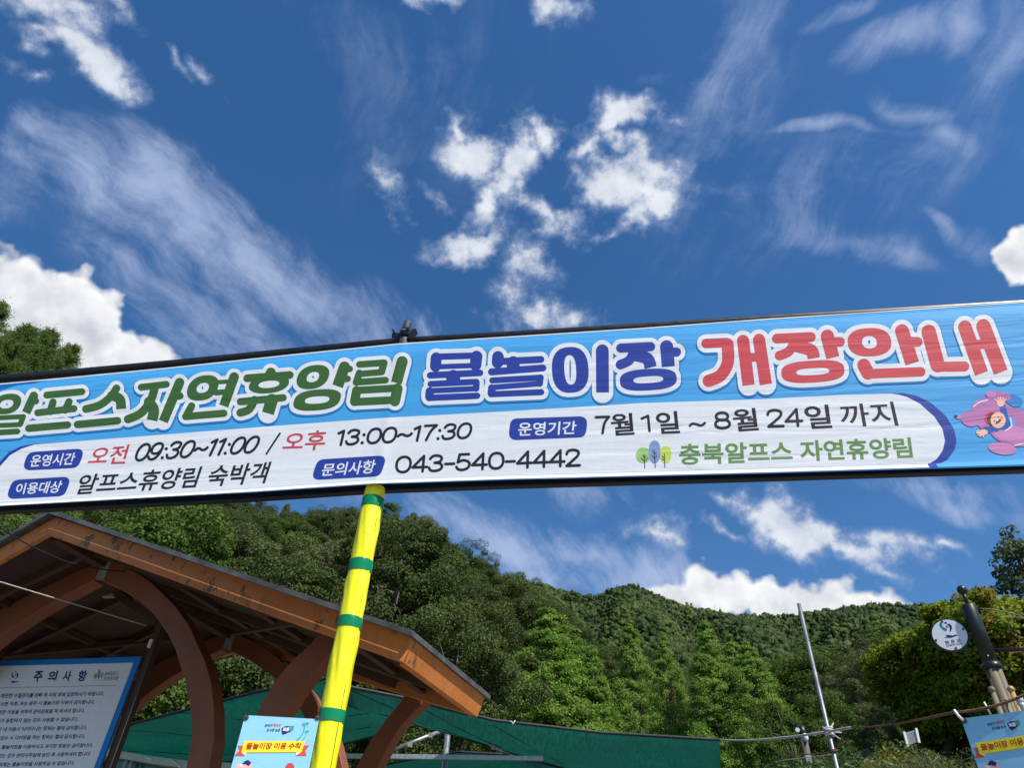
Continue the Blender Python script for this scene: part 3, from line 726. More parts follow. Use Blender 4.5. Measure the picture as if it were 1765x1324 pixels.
def build_post():
    B1 = BP - BN * 0.050
    foot = on_plane(645.7, 852, B1, BN); foot.z = 0
    ztop = on_plane(701.5, 557, B1, BN).z
    t = thing('padded_post', 'steel post wrapped in bright yellow foam padding with green tape bands', 'post', foot)
    c = lambda z: Vector((foot.x, foot.y, z))
    mb = MB(); mb.tube([c(0), c(3.3), c(ztop)], 0.026, 20); mb.build('steel_pipe', simple('dark_pipe', (0.10, 0.105, 0.11), 0.4, metal=0.6, var=0.3, scale=20), t)
    # padding: quilted vinyl sleeve, pinched under each tape
    m, tt, p = mat('yellow_vinyl')
    pos = tt.node('ShaderNodeNewGeometry').outputs['Position']
    n = tt.noise(tt.mapping(pos, scale=(1, 1, 0.35)), 9, 4, 0.6); n2 = tt.noise(pos, 260, 2, 0.5)
    b = tt.node('ShaderNodeBump'); b.inputs['Strength'].default_value = 0.8; b.inputs['Distance'].default_value = 0.014
    tt.l.new(tt.math('ADD', n, tt.math('MULTIPLY', n2, 0.03)), b.inputs['Height']); tt.l.new(b.outputs[0], p.inputs['Normal'])
    tt.l.new(tt.mix(tt.smooth(n, .3, .7), (0.92, 0.83, 0.004, 1), (0.95, 0.89, 0.008, 1)), p.inputs['Base Color']); p.inputs['Roughness'].default_value = 0.36
    M_YEL = m
    M_TAPE = simple('green_tape', lin(8, 128, 78), 0.22, var=0.08, scale=20)
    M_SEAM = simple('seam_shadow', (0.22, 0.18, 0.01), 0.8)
    bands = [(1272, 1239), ]
    yb = [(869, 852), (981, 961), (1079, 1060), (1241, 1219)]
    axis = lambda y: 645.7 - 0.1924 * (y - 852)
    zof = lambda y: on_plane(axis(y), y, c(0) + BN * 0.045, BN).z
    zs = [(zof(a), zof(b_)) for a, b_ in yb]
    top = zof(834)
    rnd = random.Random(4)
    mb = MB(); nseg = 40; levels = []
    zlist = list(np.arange(0.0, top, 0.022)) + [top]
    ph = [rnd.uniform(0, 6.28) for _ in range(12)]
    vs = []
    for z in zlist:
        near = min([abs(z - (a + b_) / 2) - (b_ - a) / 2 for a, b_ in zs])
        pin = 0.0012 * math.exp(-max(0, near) / 0.03)
        for k in range(nseg):
            a = 2 * math.pi * k / nseg
            r = 0.0505 - pin
            wr = 0.0018 * math.sin(3 * a + ph[0] + 5 * z) * math.sin(9 * z + ph[1]) + 0.0022 * math.sin(5 * a + ph[2] - 14 * z) * math.sin(23 * z + ph[3] + 2 * a) + 0.0013 * math.sin(9 * a + 31 * z + ph[4])
            r += wr * min(1, max(0, near) / 0.05)
            if z > top - 0.03: r -= 0.004 * ((z - top + 0.03) / 0.03) ** 2
            da = (a - RAD(320) + math.pi) % (2 * math.pi) - math.pi       # the lengthwise seam
            r -= 0.005 * math.exp(-(da / 0.035) ** 2)
            r += 0.003 * math.exp(-((da - 0.16) / 0.12) ** 2)
            vs.append(c(z) + Vector((math.cos(a), math.sin(a), 0)) * r)
    fs = []
    for i in range(len(zlist) - 1):
        for k in range(nseg): fs.append((i * nseg + k, i * nseg + (k + 1) % nseg, (i + 1) * nseg + (k + 1) % nseg, (i + 1) * nseg + k))
    fs.append([(len(zlist) - 1) * nseg + k for k in range(nseg)])
    mb.add(vs, fs, 0, True)
    mb.build('foam_padding', [M_YEL], t)
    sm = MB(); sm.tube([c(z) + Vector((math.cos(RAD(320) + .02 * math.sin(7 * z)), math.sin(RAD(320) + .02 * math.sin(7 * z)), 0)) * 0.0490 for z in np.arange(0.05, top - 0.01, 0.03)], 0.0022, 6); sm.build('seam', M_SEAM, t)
    for i, (a, b_) in enumerate(zs):
        mb = MB(); vs = []; N = 40
        for j, z in enumerate((a, a + 0.004, (a + b_) / 2, b_ - 0.004, b_)):
            for k in range(N):
                ang = 2 * math.pi * k / N
                r = 0.0514 + (0.0008 if 0 < j < 4 else 0) + 0.0004 * math.sin(4 * ang + i)
                dz = 0.004 * math.sin(ang + i * 2) * (0.4 if i < 3 else 1)
                vs.append(c(z + dz) + Vector((math.cos(ang), math.sin(ang), 0)) * r)
        mb.add(vs, [(j * N + k, j * N + (k + 1) % N, (j + 1) * N + (k + 1) % N, (j + 1) * N + k) for j in range(4) for k in range(N)], 0, True)
        mb.build('tape_band', M_TAPE, t)
    # pipe clamp holding the top rail
    mb = MB(); zc = on_plane(700, 575, B1, BN).z
    mb.tube([c(zc - 0.035), c(zc + 0.012)], [0.036, 0.034], 18)
    mb.box(c(zc - 0.02) - BU * 0.052 + BN * 0.012, BU * 0.022, BN * 0.006, Vector((0, 0, 0.014)))
    mb.box(c(zc + 0.005) - BU * 0.066 + BN * 0.012, BU * 0.006, BN * 0.012, Vector((0, 0, 0.016)) - BU * 0.008)
    mb.box(c(zc - 0.022) + BU * 0.044 + BN * 0.0, BU * 0.012, BN * 0.020, Vector((0, 0, 0.036)) + BU * 0.010)
    mb.box(c(zc + 0.004) + BU * 0.008 + BN * 0.03, BU * 0.022, BN * 0.006, Vector((0, 0, 0.012)))
    mb.build('pipe_clamp', M_BLACK, t)
    mb = MB(); mb.box(c(zc - 0.002) + BN * 0.037, BU * 0.011, BN * 0.002, Vector((0, 0, 0.0035))); mb.build('clamp_bolt', M_STEEL, t)
build_post()

# ------------------------------------------------------------------ timber pavilion
PK = 0.8125
PA = at_dist(81, 921, 8.0 * PK)                                   # lower tip of the front bargeboards
_a = RAD(21.5)
PR = Vector((math.sin(_a), math.cos(_a), 0)); PE = Vector((math.cos(_a), -math.sin(_a), 0)); UP = Vector((0, 0, 1))
def pv(s, r, z): return PA + (PE * s + PR * r) * PK + UP * ((z - 4.773) * PK)
def wood(name, c, c2, flake=0.0, grain=PE, rough=0.55):
    m, t, p = mat(name)
    pos = t.node('ShaderNodeNewGeometry').outputs['Position']
    n = t.noise(pos, 3.0, 4, 0.6); g = t.noise(t.mapping(pos, scale=(18, 18, 60)), 1.0, 4, 0.6)
    col = t.mix(t.smooth(n, 0.3, 0.7), c + (1,), c2 + (1,))
    col = t.mix(t.math('MULTIPLY', t.smooth(g, 0.5, 0.75), 0.25), col, tuple(x * 0.55 for x in c) + (1,))
    if flake:                                                      # moss and peeled paint
        f = t.noise(t.mapping(pos, scale=(1, 1, 0.55)), 9.0, 7, 0.68)
        area = t.noise(pos, 1.1, 2, 0.5)
        k = t.math('MULTIPLY', t.smooth(f, 0.565, 0.60), t.smooth(area, 0.46, 0.60))
        col = t.mix(t.math('MULTIPLY', k, flake), col, (0.085, 0.075, 0.032, 1))
        st = t.noise(t.mapping(pos, scale=(26, 26, 1.6)), 1.0, 4, 0.6)
        col = t.mix(t.math('MULTIPLY', t.smooth(st, 0.56, 0.72), 0.38 * flake), col, (0.13, 0.085, 0.035, 1))
        k2 = t.noise(t.mapping(pos, scale=(1, 1, 0.4)), 38.0, 3, 0.6)
        col = t.mix(t.math('MULTIPLY', t.smooth(k2, 0.70, 0.73), flake), col, (0.03, 0.02, 0.012, 1))
    t.l.new(col, p.inputs['Base Color']); p.inputs['Roughness'].default_value = rough; p.inputs['Specular IOR Level'].default_value = 0.35
    b = t.node('ShaderNodeBump'); b.inputs['Strength'].default_value = 0.25; b.inputs['Distance'].default_value = 0.006
    t.l.new(g, b.inputs['Height']); t.l.new(b.outputs[0], p.inputs['Normal'])
    return m
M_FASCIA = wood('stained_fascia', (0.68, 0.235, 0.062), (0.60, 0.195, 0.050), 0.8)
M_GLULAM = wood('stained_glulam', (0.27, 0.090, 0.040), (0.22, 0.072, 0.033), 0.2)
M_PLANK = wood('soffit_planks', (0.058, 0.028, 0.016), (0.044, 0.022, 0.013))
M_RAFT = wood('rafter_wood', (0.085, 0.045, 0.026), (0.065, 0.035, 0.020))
M_ROOF = simple('felt_shingle', (0.075, 0.07, 0.065), 0.8, var=0.4, scale=22, bump=0.5)
M_EDGE = simple('zinc_drip_edge', (0.11, 0.11, 0.108), 0.5, metal=0.35, var=0.3, scale=9)
def build_pavilion():
    base = pv(0, 1.7, 4.773); base.z = 0
    t = thing('pavilion', 'brown timber pavilion with shallow gabled roof and curved laminated arches', 'pavilion', base)
    SL = (4.773 - 3.316) / 4.07
    zb = lambda s: 4.773 - SL * abs(s)
    FR = lambda s: 0.33 * abs(s) / 4.07                            # the front edge of the roof sweeps back a little
    BK = lambda s: 3.43 - 1.58 * abs(s) / 4.07
    SE = 4.07
    # roof covering, planks under it
    mb = MB(); ed = MB(); pl = MB()
    for sg in (1, -1):
        q = [pv(0, -0.05, zb(0) + .206), pv(sg * (SE + .06), FR(SE) - .05, zb(SE + .06) + .206), pv(sg * (SE + .06), BK(SE) + .05, zb(SE + .06) + .206), pv(0, 3.48, zb(0) + .206)]
        mb.prism(q if sg < 0 else q[::-1], UP * 0.022 * PK)
        q = [pv(0, -0.075, zb(0) + .194), pv(sg * (SE + .075), FR(SE) - .075, zb(SE + .075) + .194), pv(sg * (SE + .075), BK(SE) + .075, zb(SE + .075) + .194), pv(0, 3.505, zb(0) + .194)]
        for a, b in ((0, 1), (1, 2), (2, 3)):
            ed.beam(q[a] + UP * 0.016, q[b] + UP * 0.016, 0.02, 0.034)
        q = [pv(0, 0.02, zb(0) + .12), pv(sg * (SE - .03), FR(SE) + .02, zb(SE) + .12), pv(sg * (SE - .03), BK(SE) - .02, zb(SE) + .12), pv(0, 3.40, zb(0) + .12)]
        pl.prism(q if sg < 0 else q[::-1], UP * 0.05 * PK)
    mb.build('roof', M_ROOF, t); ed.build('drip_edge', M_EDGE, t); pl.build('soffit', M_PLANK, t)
    # fascia boards, one mesh each
    H0 = UP * 0.198 * PK
    for sg in (1, -1):
        for (s0, r0, s1, r1, inn) in ((0, 0, SE, FR(SE), PR), (SE, FR(SE), SE, BK(SE), PE * -sg), (SE, BK(SE), 0, 3.43, -PR)):
            mb = MB(); A, B = pv(sg * s0, r0, zb(s0)), pv(sg * s1, r1, zb(s1))
            d = inn * 0.045
            if s0 == s1: A = A + PR * 0.046; B = B - PR * 0.046
            tilt = (PE * sg * 0.34 + UP * 0.94) * 0.205 * PK       # boards stand square to the roof slope
            HA, HB = (H0 if s0 == 0 else tilt), (H0 if s1 == 0 else tilt)
            q = [A, B, B + HB, A + HA]; mb.add(q + [p + d for p in q], [(0, 1, 2, 3), (7, 6, 5, 4), (1, 0, 4, 5), (2, 1, 5, 6), (3, 2, 6, 7), (0, 3, 7, 4)])
            mb.build('fascia_board', M_FASCIA, t, 0.004)
    # ridge beam, purlins, rafters
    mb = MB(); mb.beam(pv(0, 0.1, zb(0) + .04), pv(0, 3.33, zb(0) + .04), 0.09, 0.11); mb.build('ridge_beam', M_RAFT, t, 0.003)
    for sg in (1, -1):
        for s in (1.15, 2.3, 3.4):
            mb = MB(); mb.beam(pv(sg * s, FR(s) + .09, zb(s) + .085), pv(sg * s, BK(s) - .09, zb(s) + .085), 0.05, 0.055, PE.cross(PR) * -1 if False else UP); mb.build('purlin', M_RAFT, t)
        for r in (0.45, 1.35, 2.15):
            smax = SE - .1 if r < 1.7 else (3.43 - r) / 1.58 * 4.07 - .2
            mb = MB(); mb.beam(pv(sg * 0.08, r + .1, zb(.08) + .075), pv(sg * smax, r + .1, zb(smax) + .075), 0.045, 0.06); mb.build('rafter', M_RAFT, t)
        mb = MB(); mb.beam(pv(sg * 0.3, 2.7, zb(.3) + .06), pv(sg * 2.9, 0.5, zb(2.9) + .06), 0.05, 0.05); mb.build('wind_brace', M_RAFT, t)
    # arches
    OUT = [(0.05, 4.83), (0.30, 4.735), (0.54, 4.63), (0.80, 4.49), (1.2, 4.22), (1.48, 3.99), (1.68, 3.77), (1.81, 3.63), (1.95, 3.44), (2.07, 3.21), (2.17, 2.95), (2.22, 2.6), (2.24, 2.2), (2.25, -0.36)]
    INN = [(0.045, 4.61), (0.20, 4.55), (0.39, 4.47), (0.73, 4.30), (0.99, 4.14), (1.27, 3.91), (1.42, 3.76), (1.53, 3.62), (1.67, 3.45), (1.81, 3.23), (1.92, 3.01), (1.99, 2.65), (2.02, 2.2), (2.03, -0.36)]
    OUTL = [(0.05, 4.83), (0.30, 4.79), (0.61, 4.71), (0.95, 4.58), (1.28, 4.40), (1.55, 4.18), (1.78, 3.92), (1.9, 3.72), (2.02, 3.48), (2.11, 3.21), (2.18, 2.95), (2.22, 2.6), (2.24, 2.2), (2.25, -0.36)]
    for r in (0.75, 2.92):
        for sg, O in ((1, OUT), (-1, OUTL)):
            mb = MB()
            top = lambda s, z: min(z, zb(s) + .11)
            L = [pv(sg * s, r, top(s, z)) for s, z in O]; R = [pv(sg * s, r, z) for s, z in INN]
            if sg > 0: mb.ladder(L, R, PR * 0.155 * PK)
            else: mb.ladder(R, L, PR * 0.155 * PK)
            mb.build('arched_beam', M_GLULAM, t, 0.004)
        # bent steel plate joining the two halves
        mb = MB()
        f = r - 0.012
        mb.prism([pv(-0.015, f, 4.62), pv(0.115, f, 4.585), pv(0.115, f, 4.80), pv(-0.015, f, 4.835)], PR * 0.008)
        mb.prism([pv(-0.115, f, 4.79), pv(-0.015, f, 4.79), pv(-0.015, f, 4.835), pv(-0.115, f, 4.80)], PR * 0.008)
        mb.build('joint_plate', M_PLATE, t)
    # outer curved braces
    BL = [(3.0, 3.80), (2.90, 3.68), (2.76, 3.56), (2.65, 3.42), (2.57, 3.26), (2.53, 3.13), (2.45, 2.80), (2.36, 2.45), (2.27, 2.05), (2.24, 1.7)]
    BR = [(3.19, 3.76), (3.12, 3.60), (2.99, 3.42), (2.89, 3.28), (2.82, 3.13), (2.77, 3.0), (2.66, 2.65), (2.55, 2.3), (2.44, 1.95), (2.30, 1.6)]
    for sg in (1, -1):
        for r, ds in ((0.75, 0.0), (2.25, 0.0)):
            if r > 1 and sg > 0:
                pl_ = [(703, 1198), (690, 1211), (678, 1225), (665, 1241), (653, 1258), (641, 1274), (631, 1290), (613, 1324)]
                pr_ = [(745, 1202), (730, 1213), (716, 1225), (703, 1239), (691, 1253), (682, 1266), (673, 1280), (651, 1324)]
                o = pv(0, r, 4.773)
                L = [on_plane(x, y, o, PR) for x, y in pl_]; R = [on_plane(x, y, o, PR) for x, y in pr_]
                g = R[-1] + (R[-1] - R[-2]) * 2.0; h = L[-1] + (L[-1] - L[-2]) * 2.0
                L += [h, Vector((h.x, h.y, 0))]; R += [g, Vector((g.x, g.y, 0))]
                L[0] = L[0] + UP * 0.06; R[0] = R[0] + UP * 0.03
            else:
                L = [pv(sg * s, r, z) for s, z in BL]; R = [pv(sg * s, r, z) for s, z in BR]
            mb = MB()
            if sg > 0: mb.ladder(L, R, PR * 0.14 * PK)
            else: mb.ladder(R, L, PR * 0.14 * PK)
            mb.build('curved_brace', M_GLULAM, t, 0.004)
    return t
build_pavilion()

# ------------------------------------------------------------------ notice board under the pavilion roof
def plain(name, c, rough=0.5, spec=0.35): return simple(name, c, rough, spec=spec, var=0.03, scale=30)
M_DARKWOOD = wood('dark_post_wood', (0.085, 0.042, 0.024), (0.065, 0.032, 0.018))
N_BLUE = plain('sign_blue', lin(10, 125, 210)); N_WHITE = plain('sign_white', (0.78, 0.79, 0.82)); N_NAVY = plain('sign_navy', lin(22, 34, 95)); N_INK = plain('sign_ink', lin(20, 24, 45))
N_TEAL = plain('sign_teal', lin(30, 140, 150)); N_RED = plain('sign_red', lin(205, 60, 70)); N_TAN = plain('sign_rule', lin(200, 150, 110)); N_G = plain('sign_pale_green', lin(140, 185, 100)); N_GREY = plain('sign_grey_blue', lin(125, 145, 190)); N_LIME = plain('sign_lime', lin(180, 200, 80)); N_DG = plain('sign_dark_green', lin(50, 85, 50))
NB_N = Vector((math.sin(RAD(193)), math.cos(RAD(193)), 0))
NB_P = at_dist(244, 1132, 7.05)
def emblem(P, part, pt, L):
    """county emblem: teal leaf, navy leaf, red dot, navy dot, blue wave; pt maps the unit square"""
    leaf = [(0.22, 1.0), (0.12, 0.86), (0.12, 0.68), (0.22, 0.50), (0.36, 0.40), (0.44, 0.44), (0.42, 0.56), (0.32, 0.64), (0.24, 0.78)]
    P.face(part, [pt(*p) for p in leaf], L, N_TEAL)
    cr = [(0.55, 0.86), (0.70, 0.84), (0.79, 0.70), (0.74, 0.50), (0.58, 0.32), (0.54, 0.30), (0.62, 0.50), (0.64, 0.68)]
    P.face(part, [pt(*p) for p in cr], L, N_NAVY)
    a = [pt(0.50 + 0.075 * math.cos(k * .4488), 0.68 + 0.075 * math.sin(k * .4488)) for k in range(14)]; P.face(part, a, L + .3, N_RED)
    a = [pt(0.50 + 0.075 * math.cos(k * .4488), 0.93 + 0.065 * math.sin(k * .4488)) for k in range(14)]; P.face(part, a, L, N_NAVY)
    w = [(0.12, 0.02), (0.5, -0.05), (0.98, 0.05), (0.80, 0.10), (0.62, 0.07), (0.40, 0.15), (0.24, 0.16), (0.34, 0.08)]
    P.face(part, [pt(*p) for p in w], L, N_NAVY)
def tree_logo(P, part, pt, L):
    for cx_, cy_, rx, ry, m, dl in ((0.17, .42, .17, .24, N_G, 0), (0.83, .46, .17, .26, N_LIME, .1), (0.5, .56, .16, .40, N_GREY, .2)):
        P.face(part, [pt(cx_ + rx * math.cos(k * .2618), cy_ + ry * math.sin(k * .2618)) for k in range(24)], L + dl, m)
        P.face(part, [pt(cx_ - .015, 0.0), pt(cx_ + .015, 0.0), pt(cx_ + .012, .5), pt(cx_ - .012, .5)], L + .6, N_INK)
def build_noticeboard():
    foot = on_plane(110, 1300, NB_P, NB_N); foot.z = 0
    t = thing('notice_board', 'blue bordered white notice board with Korean safety rules on dark wooden posts', 'notice board', foot)
    W = lambda x, y, off=0.0: on_plane(x, y, NB_P, NB_N) + NB_N * off
    # panel
    vert = lambda x0, y0, y: x0 + (957 - x0) * (y - y0) / (-768 - y0)      # plumb line through a sighting
    tl, tr = W(-4, 1140), W(243.9, 1132)
    hgt = Vector((0, 0, -1.15))
    mb = MB(); mb.prism([tr, tl, tl + hgt, tr + hgt], -NB_N * 0.02)
    mb.build('panel', N_BLUE, t, 0.002)
    U = (tr - tl); Lw = U.length; U.normalize()
    P = Print(NB_P, NB_N)
    z = lambda x, y: (x / 6.489, 1120 + y / 6.489)
    # white field with rounded corners
    fld = []
    r = 14
    pts = [z(1493, 150), z(-30, 187), z(-600, 1450), z(1015, 1420)]
    c = [np.array(p) for p in pts]
    for k in range(4):
        a, b, d = c[k - 1], c[k], c[(k + 1) % 4]
        pa = b + (a - b) / np.linalg.norm(a - b) * 3; pd = b + (d - b) / np.linalg.norm(d - b) * 3
        for s_ in np.linspace(0, 1, 5): fld.append(tuple(pa * (1 - s_) ** 2 + 2 * b * s_ * (1 - s_) + pd * s_ * s_))
    P.face('white_field', fld, 1, plain('board_white', (0.78, 0.80, 0.86)))
    T = lambda body, q, m, b: P.text('lettering', body, [z(*p) for p in q], 2.4, m, b)
    for ch, x0, x1 in (('주', 365, 492), ('의', 525, 655), ('사', 690, 812), ('함' if False else '항', 862, 985)):
        y = lambda x: 365 - (x - 365) * 0.012
        T(ch, [(x0, y(x0)), (x1 - 30, y(x1)), (x1, y(x1) - 122), (x0 + 30, y(x0) - 122)], N_NAVY, 0.035)
    T('충북알프스', [(1165, 298), (1325, 290), (1340, 245), (1182, 250)], N_DG, 0.012)
    T('자연휴양림', [(1150, 350), (1318, 343), (1332, 300), (1166, 306)], N_DG, 0.012)
    P.strip('lettering', [z(-300, 434), z(1303, 400)], [z(-300, 441), z(1303, 407)], 2, N_TAN)
    emblem(P, 'emblem', lambda u, v: z(95 + u * 125 + v * 22, 372 - v * 122 - u * 3), 2)
    tree_logo(P, 'emblem', lambda u, v: z(1042 + u * 110 + v * 18, 352 - v * 130 - u * 4), 2)
    rows = [('깨끗한 수질관리를 위해 꼭 샤워 후에 입장하시기 바랍니다.', 10, 1160, 515, 470), ('식사한 직후, 또는 음주 시 물놀이장 이용이 금지됩니다.', -38, 1052, 608, 565),
            ('안전한 이용을 위하여 준비운동을 꼭 하셔야 합니다.', -62, 945, 702, 660), ('보호자가 동행하지 않는 경우 사용할 수 없습니다.', -130, 868, 800, 757),
            ('물놀이장 내 이동시 뛰어다니는 행위는 절대 금지합니다.', -160, 970, 893, 850), ('입수 시 다이빙을 하는 행위는 절대 금지합니다.', 5, 950, 990, 947),
            ('또는 물놀이장을 이용하시고 과격한 행동은 금지합니다.', -85, 1035, 1090, 1050), ('없는 경우 관리사무실에 승인 후 사용하셔야 합니다.', -22, 1012, 1188, 1145),
            ('이외에는 물놀이장을 사용하실 수 없습니다.', -60, 828, 1290, 1248)]
    for body, x0, x1, yr, ytr in rows:
        s_ = 0.022
        P.text('lettering', body, [z(x0 - 8, yr + 8 + (x1 - x0) * s_), z(x1, yr + 6), z(x1 + 12, ytr), z(x0 + 10, ytr + (x1 - x0) * s_)], 2.4, N_INK, 0.024)
    P.build(t)
    # posts and the trapezoid head frame
    for x in (251.5, -12):
        y0 = 1132
        a = W(vert(x, y0, 1066), 1066, -0.055)
        mb = MB(); mb.beam(Vector((a.x, a.y, 0)), a, 0.075, 0.06, PR); mb.build('post', M_DARKWOOD, t, 0.003)
    hd = [W(21, 1080, -0.055), W(122, 1028, -0.055), W(197, 1021, -0.055), W(266, 1070, -0.055)]
    for a, b in zip(hd[:-1], hd[1:]):
        mb = MB(); mb.beam(a, b, 0.07, 0.07); mb.build('head_rail', M_RAFT, t, 0.003)
    mb = MB(); a, b = W(125, 1031, 0.0), W(196, 1027, 0.0)
    mb.beam(a, b, 0.05, 0.035); mb.build('light_batten', simple('batten_wood', (0.42, 0.30, 0.17), 0.6), t, 0.003)
    mb = MB(); a, b = W(245.8, 1128, 0.0), W(172, 1324, 0.0); a, b = W(vert(257.5, 1132, 1128), 1128, -0.02), W(vert(257.5, 1132, 1330), 1330, -0.02)
    mb.tube([a, Vector((a.x, a.y, b.z))], 0.004, 6); mb.build('lit_edge_line', M_STEEL, t)  # pale rod added to draw the lit edge of the post
    mb = MB(); a = W(262, 1112, 0.03); mb.box(a, BU * 0.012, BN * 0.01, UP * 0.035); mb.build('white_clip', N_WHITE, t)
build_noticeboard()

# ------------------------------------------------------------------ two small rule placards
S_BLUE = plain('placard_blue', lin(142, 198, 230), 0.35); S_YEL = plain('placard_yellow', lin(250, 218, 30)); S_RED = plain('placard_red', lin(214, 74, 52)); S_TXT = plain('placard_brown', lin(170, 52, 30)); S_PALM = plain('placard_palm', lin(50, 165, 145)); S_SKIN = plain('placard_skin', lin(235, 175, 165)); S_FOLD = plain('placard_fold', lin(225, 220, 190)); S_GREEN = plain('placard_green', lin(60, 150, 130))
M_EYE = simple('brass_eyelet', (0.10, 0.08, 0.06), 0.35, metal=0.6)
def build_placard(label, D, az_n, tl, tr, pt, ties):
    """tl, tr: sighted top corners; pt maps the left placard's survey onto this one"""
    n = Vector((math.sin(RAD(az_n)), math.cos(RAD(az_n)), 0))
    p0 = at_dist(*tl, D)
    A = p0; B = on_plane(*tr, p0, n)
    t = thing('placard', label, 'placard', (A + B) / 2 - UP * 0.55, 'water play rule placards')
    w = (B - A); drop = UP * -0.55
    mb = MB(); mb.prism([B, A, A + drop, B + drop], -n * 0.004); mb.build('sheet', S_BLUE, t)
    P = Print(p0, n)
    ex = w.length; hh = ex                                         # placard coordinates: u right, v down, in widths
    class Q(Print):
        pass
    def loc(u, v): return A + w * u - UP * (ex * v)
    P.pt = lambda p, off: loc(*p) + n * off
    U = lambda x, y: pt(x, y)
    P.text('lettering', '물놀이장 이용 수칙', [U(405, 708), U(1215, 752), U(1245, 652), U(425, 605)], 4, S_TXT, 0.028)
    P.face('ribbon', [U(385, 575), U(1297, 628), U(1248, 800), U(345, 752)], 3, S_YEL)
    P.face('ribbon', [U(290, 640), U(372, 645), U(350, 745), U(410, 805), U(245, 795), U(318, 715)], 2, S_RED)
    P.face('ribbon', [U(1283, 695), U(1365, 702), U(1305, 775), U(1330, 858), U(1165, 850), U(1250, 800)], 2, S_RED)
    P.face('ribbon', [U(350, 752), U(425, 757), U(405, 803)], 2.4, S_FOLD); P.face('ribbon', [U(1168, 795), U(1245, 800), U(1165, 850)], 2.4, S_FOLD)
    P.text('lettering', '군민이', [U(670, 372), U(785, 377), U(800, 335), U(680, 330)], 2, N_INK, 0.02)
    P.text('lettering', '행복한', [U(805, 378), U(918, 385), U(932, 338), U(812, 332)], 2, S_RED, 0.02)
    P.text('lettering', '도시형 농촌', [U(705, 445), U(905, 460), U(922, 412), U(715, 400)], 2, N_INK, 0.02)
    P.face('slogan_brush', [U(940, 400), U(1000, 378), U(1050, 385), U(1060, 470), U(1000, 495), U(950, 508), U(935, 455)], 2, N_NAVY)
    P.face('slogan_brush', [U(1050, 383), U(1105, 378), U(1122, 395), U(1095, 410), U(1120, 425), U(1100, 450), U(1060, 472)], 2, S_GREEN)
    P.text('lettering', '보은', [U(950, 455), U(1045, 462), U(1058, 402), U(958, 396)], 3, N_WHITE, 0.05)
    for pts, hw in (([(1165, 615), (1215, 570), (1260, 500), (1282, 400)], 8), ([(1258, 618), (1290, 570), (1312, 510)], 5)):
        q = [np.array(U(*p)) for p in pts]; k = np.linalg.norm(np.array(U(100, 0)) - np.array(U(0, 0))) / 100
        P.stroke('palm_picture', q, [hw * k * 1.6] * 1 + [hw * k] * (len(q) - 1), 2, S_PALM)
    for c, R in (((1292, 368), 70), ((1322, 480), 45)):
        for a in (-165, -140, -100, -60, -25, 15, 150, 110, 60):
            e = (c[0] + R * math.cos(RAD(a)), c[1] + R * math.sin(RAD(a)) * 0.8 + 12)
            mid = ((c[0] + e[0]) / 2, (c[1] + e[1]) / 2 - R * 0.12)
            s_ = R * 0.09
            P.face('palm_picture', [U(*c), U(mid[0] - s_, mid[1] - s_), U(*e), U(mid[0] + s_, mid[1] + s_)], 2.3, S_PALM)
    # swimmer drawing that starts at the lower edge
    P.face('child_picture', [U(350 + 75 * math.cos(k * .4), 990 + 75 * math.sin(k * .4)) for k in range(16)], 2, S_SKIN)
    P.face('child_picture', [U(440 + 80 * math.cos(k * .4), 985 + 95 * math.sin(k * .4)) for k in range(16)], 2.4, S_SKIN)
    P.face('child_picture', [U(362, 930), U(410, 885), U(455, 872), U(505, 920), U(470, 970), U(420, 940)], 2.8, N_NAVY)
    P.face('child_picture', [U(325, 945), U(345, 925), U(385, 960), U(350, 985)], 3, N_WHITE)
    P.face('child_picture', [U(1085 + 70 * math.cos(k * .4), 1040 + 85 * math.sin(k * .4)) for k in range(16)], 2, N_RED)
    P.build(t)
    for x, y in ((395, 213), (1465, 275)):
        u, v = U(x, y); c = loc(u, v)
        mb = MB(); mb.tube([c + n * 0.0, c + n * 0.004], 0.0085, 14); mb.ball(c + n * 0.004, 0.004, nu=8, nv=6); mb.build('eyelet', M_EYE, t)
    if ties:
        u, v = U(395, 213); c = loc(u, v)
        mb = MB(); mb.tube([c + n * 0.006, c + n * 0.012 + UP * 0.012 - BU * 0.008, c + UP * 0.03 - BU * 0.016], 0.004, 8); mb.build('white_tie', N_WHITE, t)
        c2 = loc(0.38, -0.005)
        mb = MB(); mb.tube([c2, c2 + UP * 0.035 - BU * 0.006], 0.0025, 8); mb.build('white_tie', N_WHITE, t)
    return A, B
# survey of the left placard: image sightings -> placard plane (u, v)
def mk_pt(D, az_n, tl, tr):
    n = Vector((math.sin(RAD(az_n)), math.cos(RAD(az_n)), 0)); p0 = at_dist(*tl, D)
    B = on_plane(*tr, p0, n); w = (B - p0); L = w.length; w.normalize()
    def f(x, y):
        q = on_plane(380 + x / 8.825, 1214 + y / 8.825, p0, n) - p0
        return q.dot(w) / L, -q.z / L
    return f
PL = dict(D=2.86, az_n=166, tl=(422.5, 1233.5), tr=(550, 1240.5))
pl_pt = mk_pt(**PL)
build_placard('light blue pool rules placard hanging beside the yellow padded post', PL['D'], PL['az_n'], PL['tl'], PL['tr'], pl_pt, False)
PR_A, PR_B = build_placard('light blue pool rules placard hung from the rope in front of the dark maple', 2.62, 224, (1656.5, 1239.5), (1797, 1221.5), pl_pt, True)

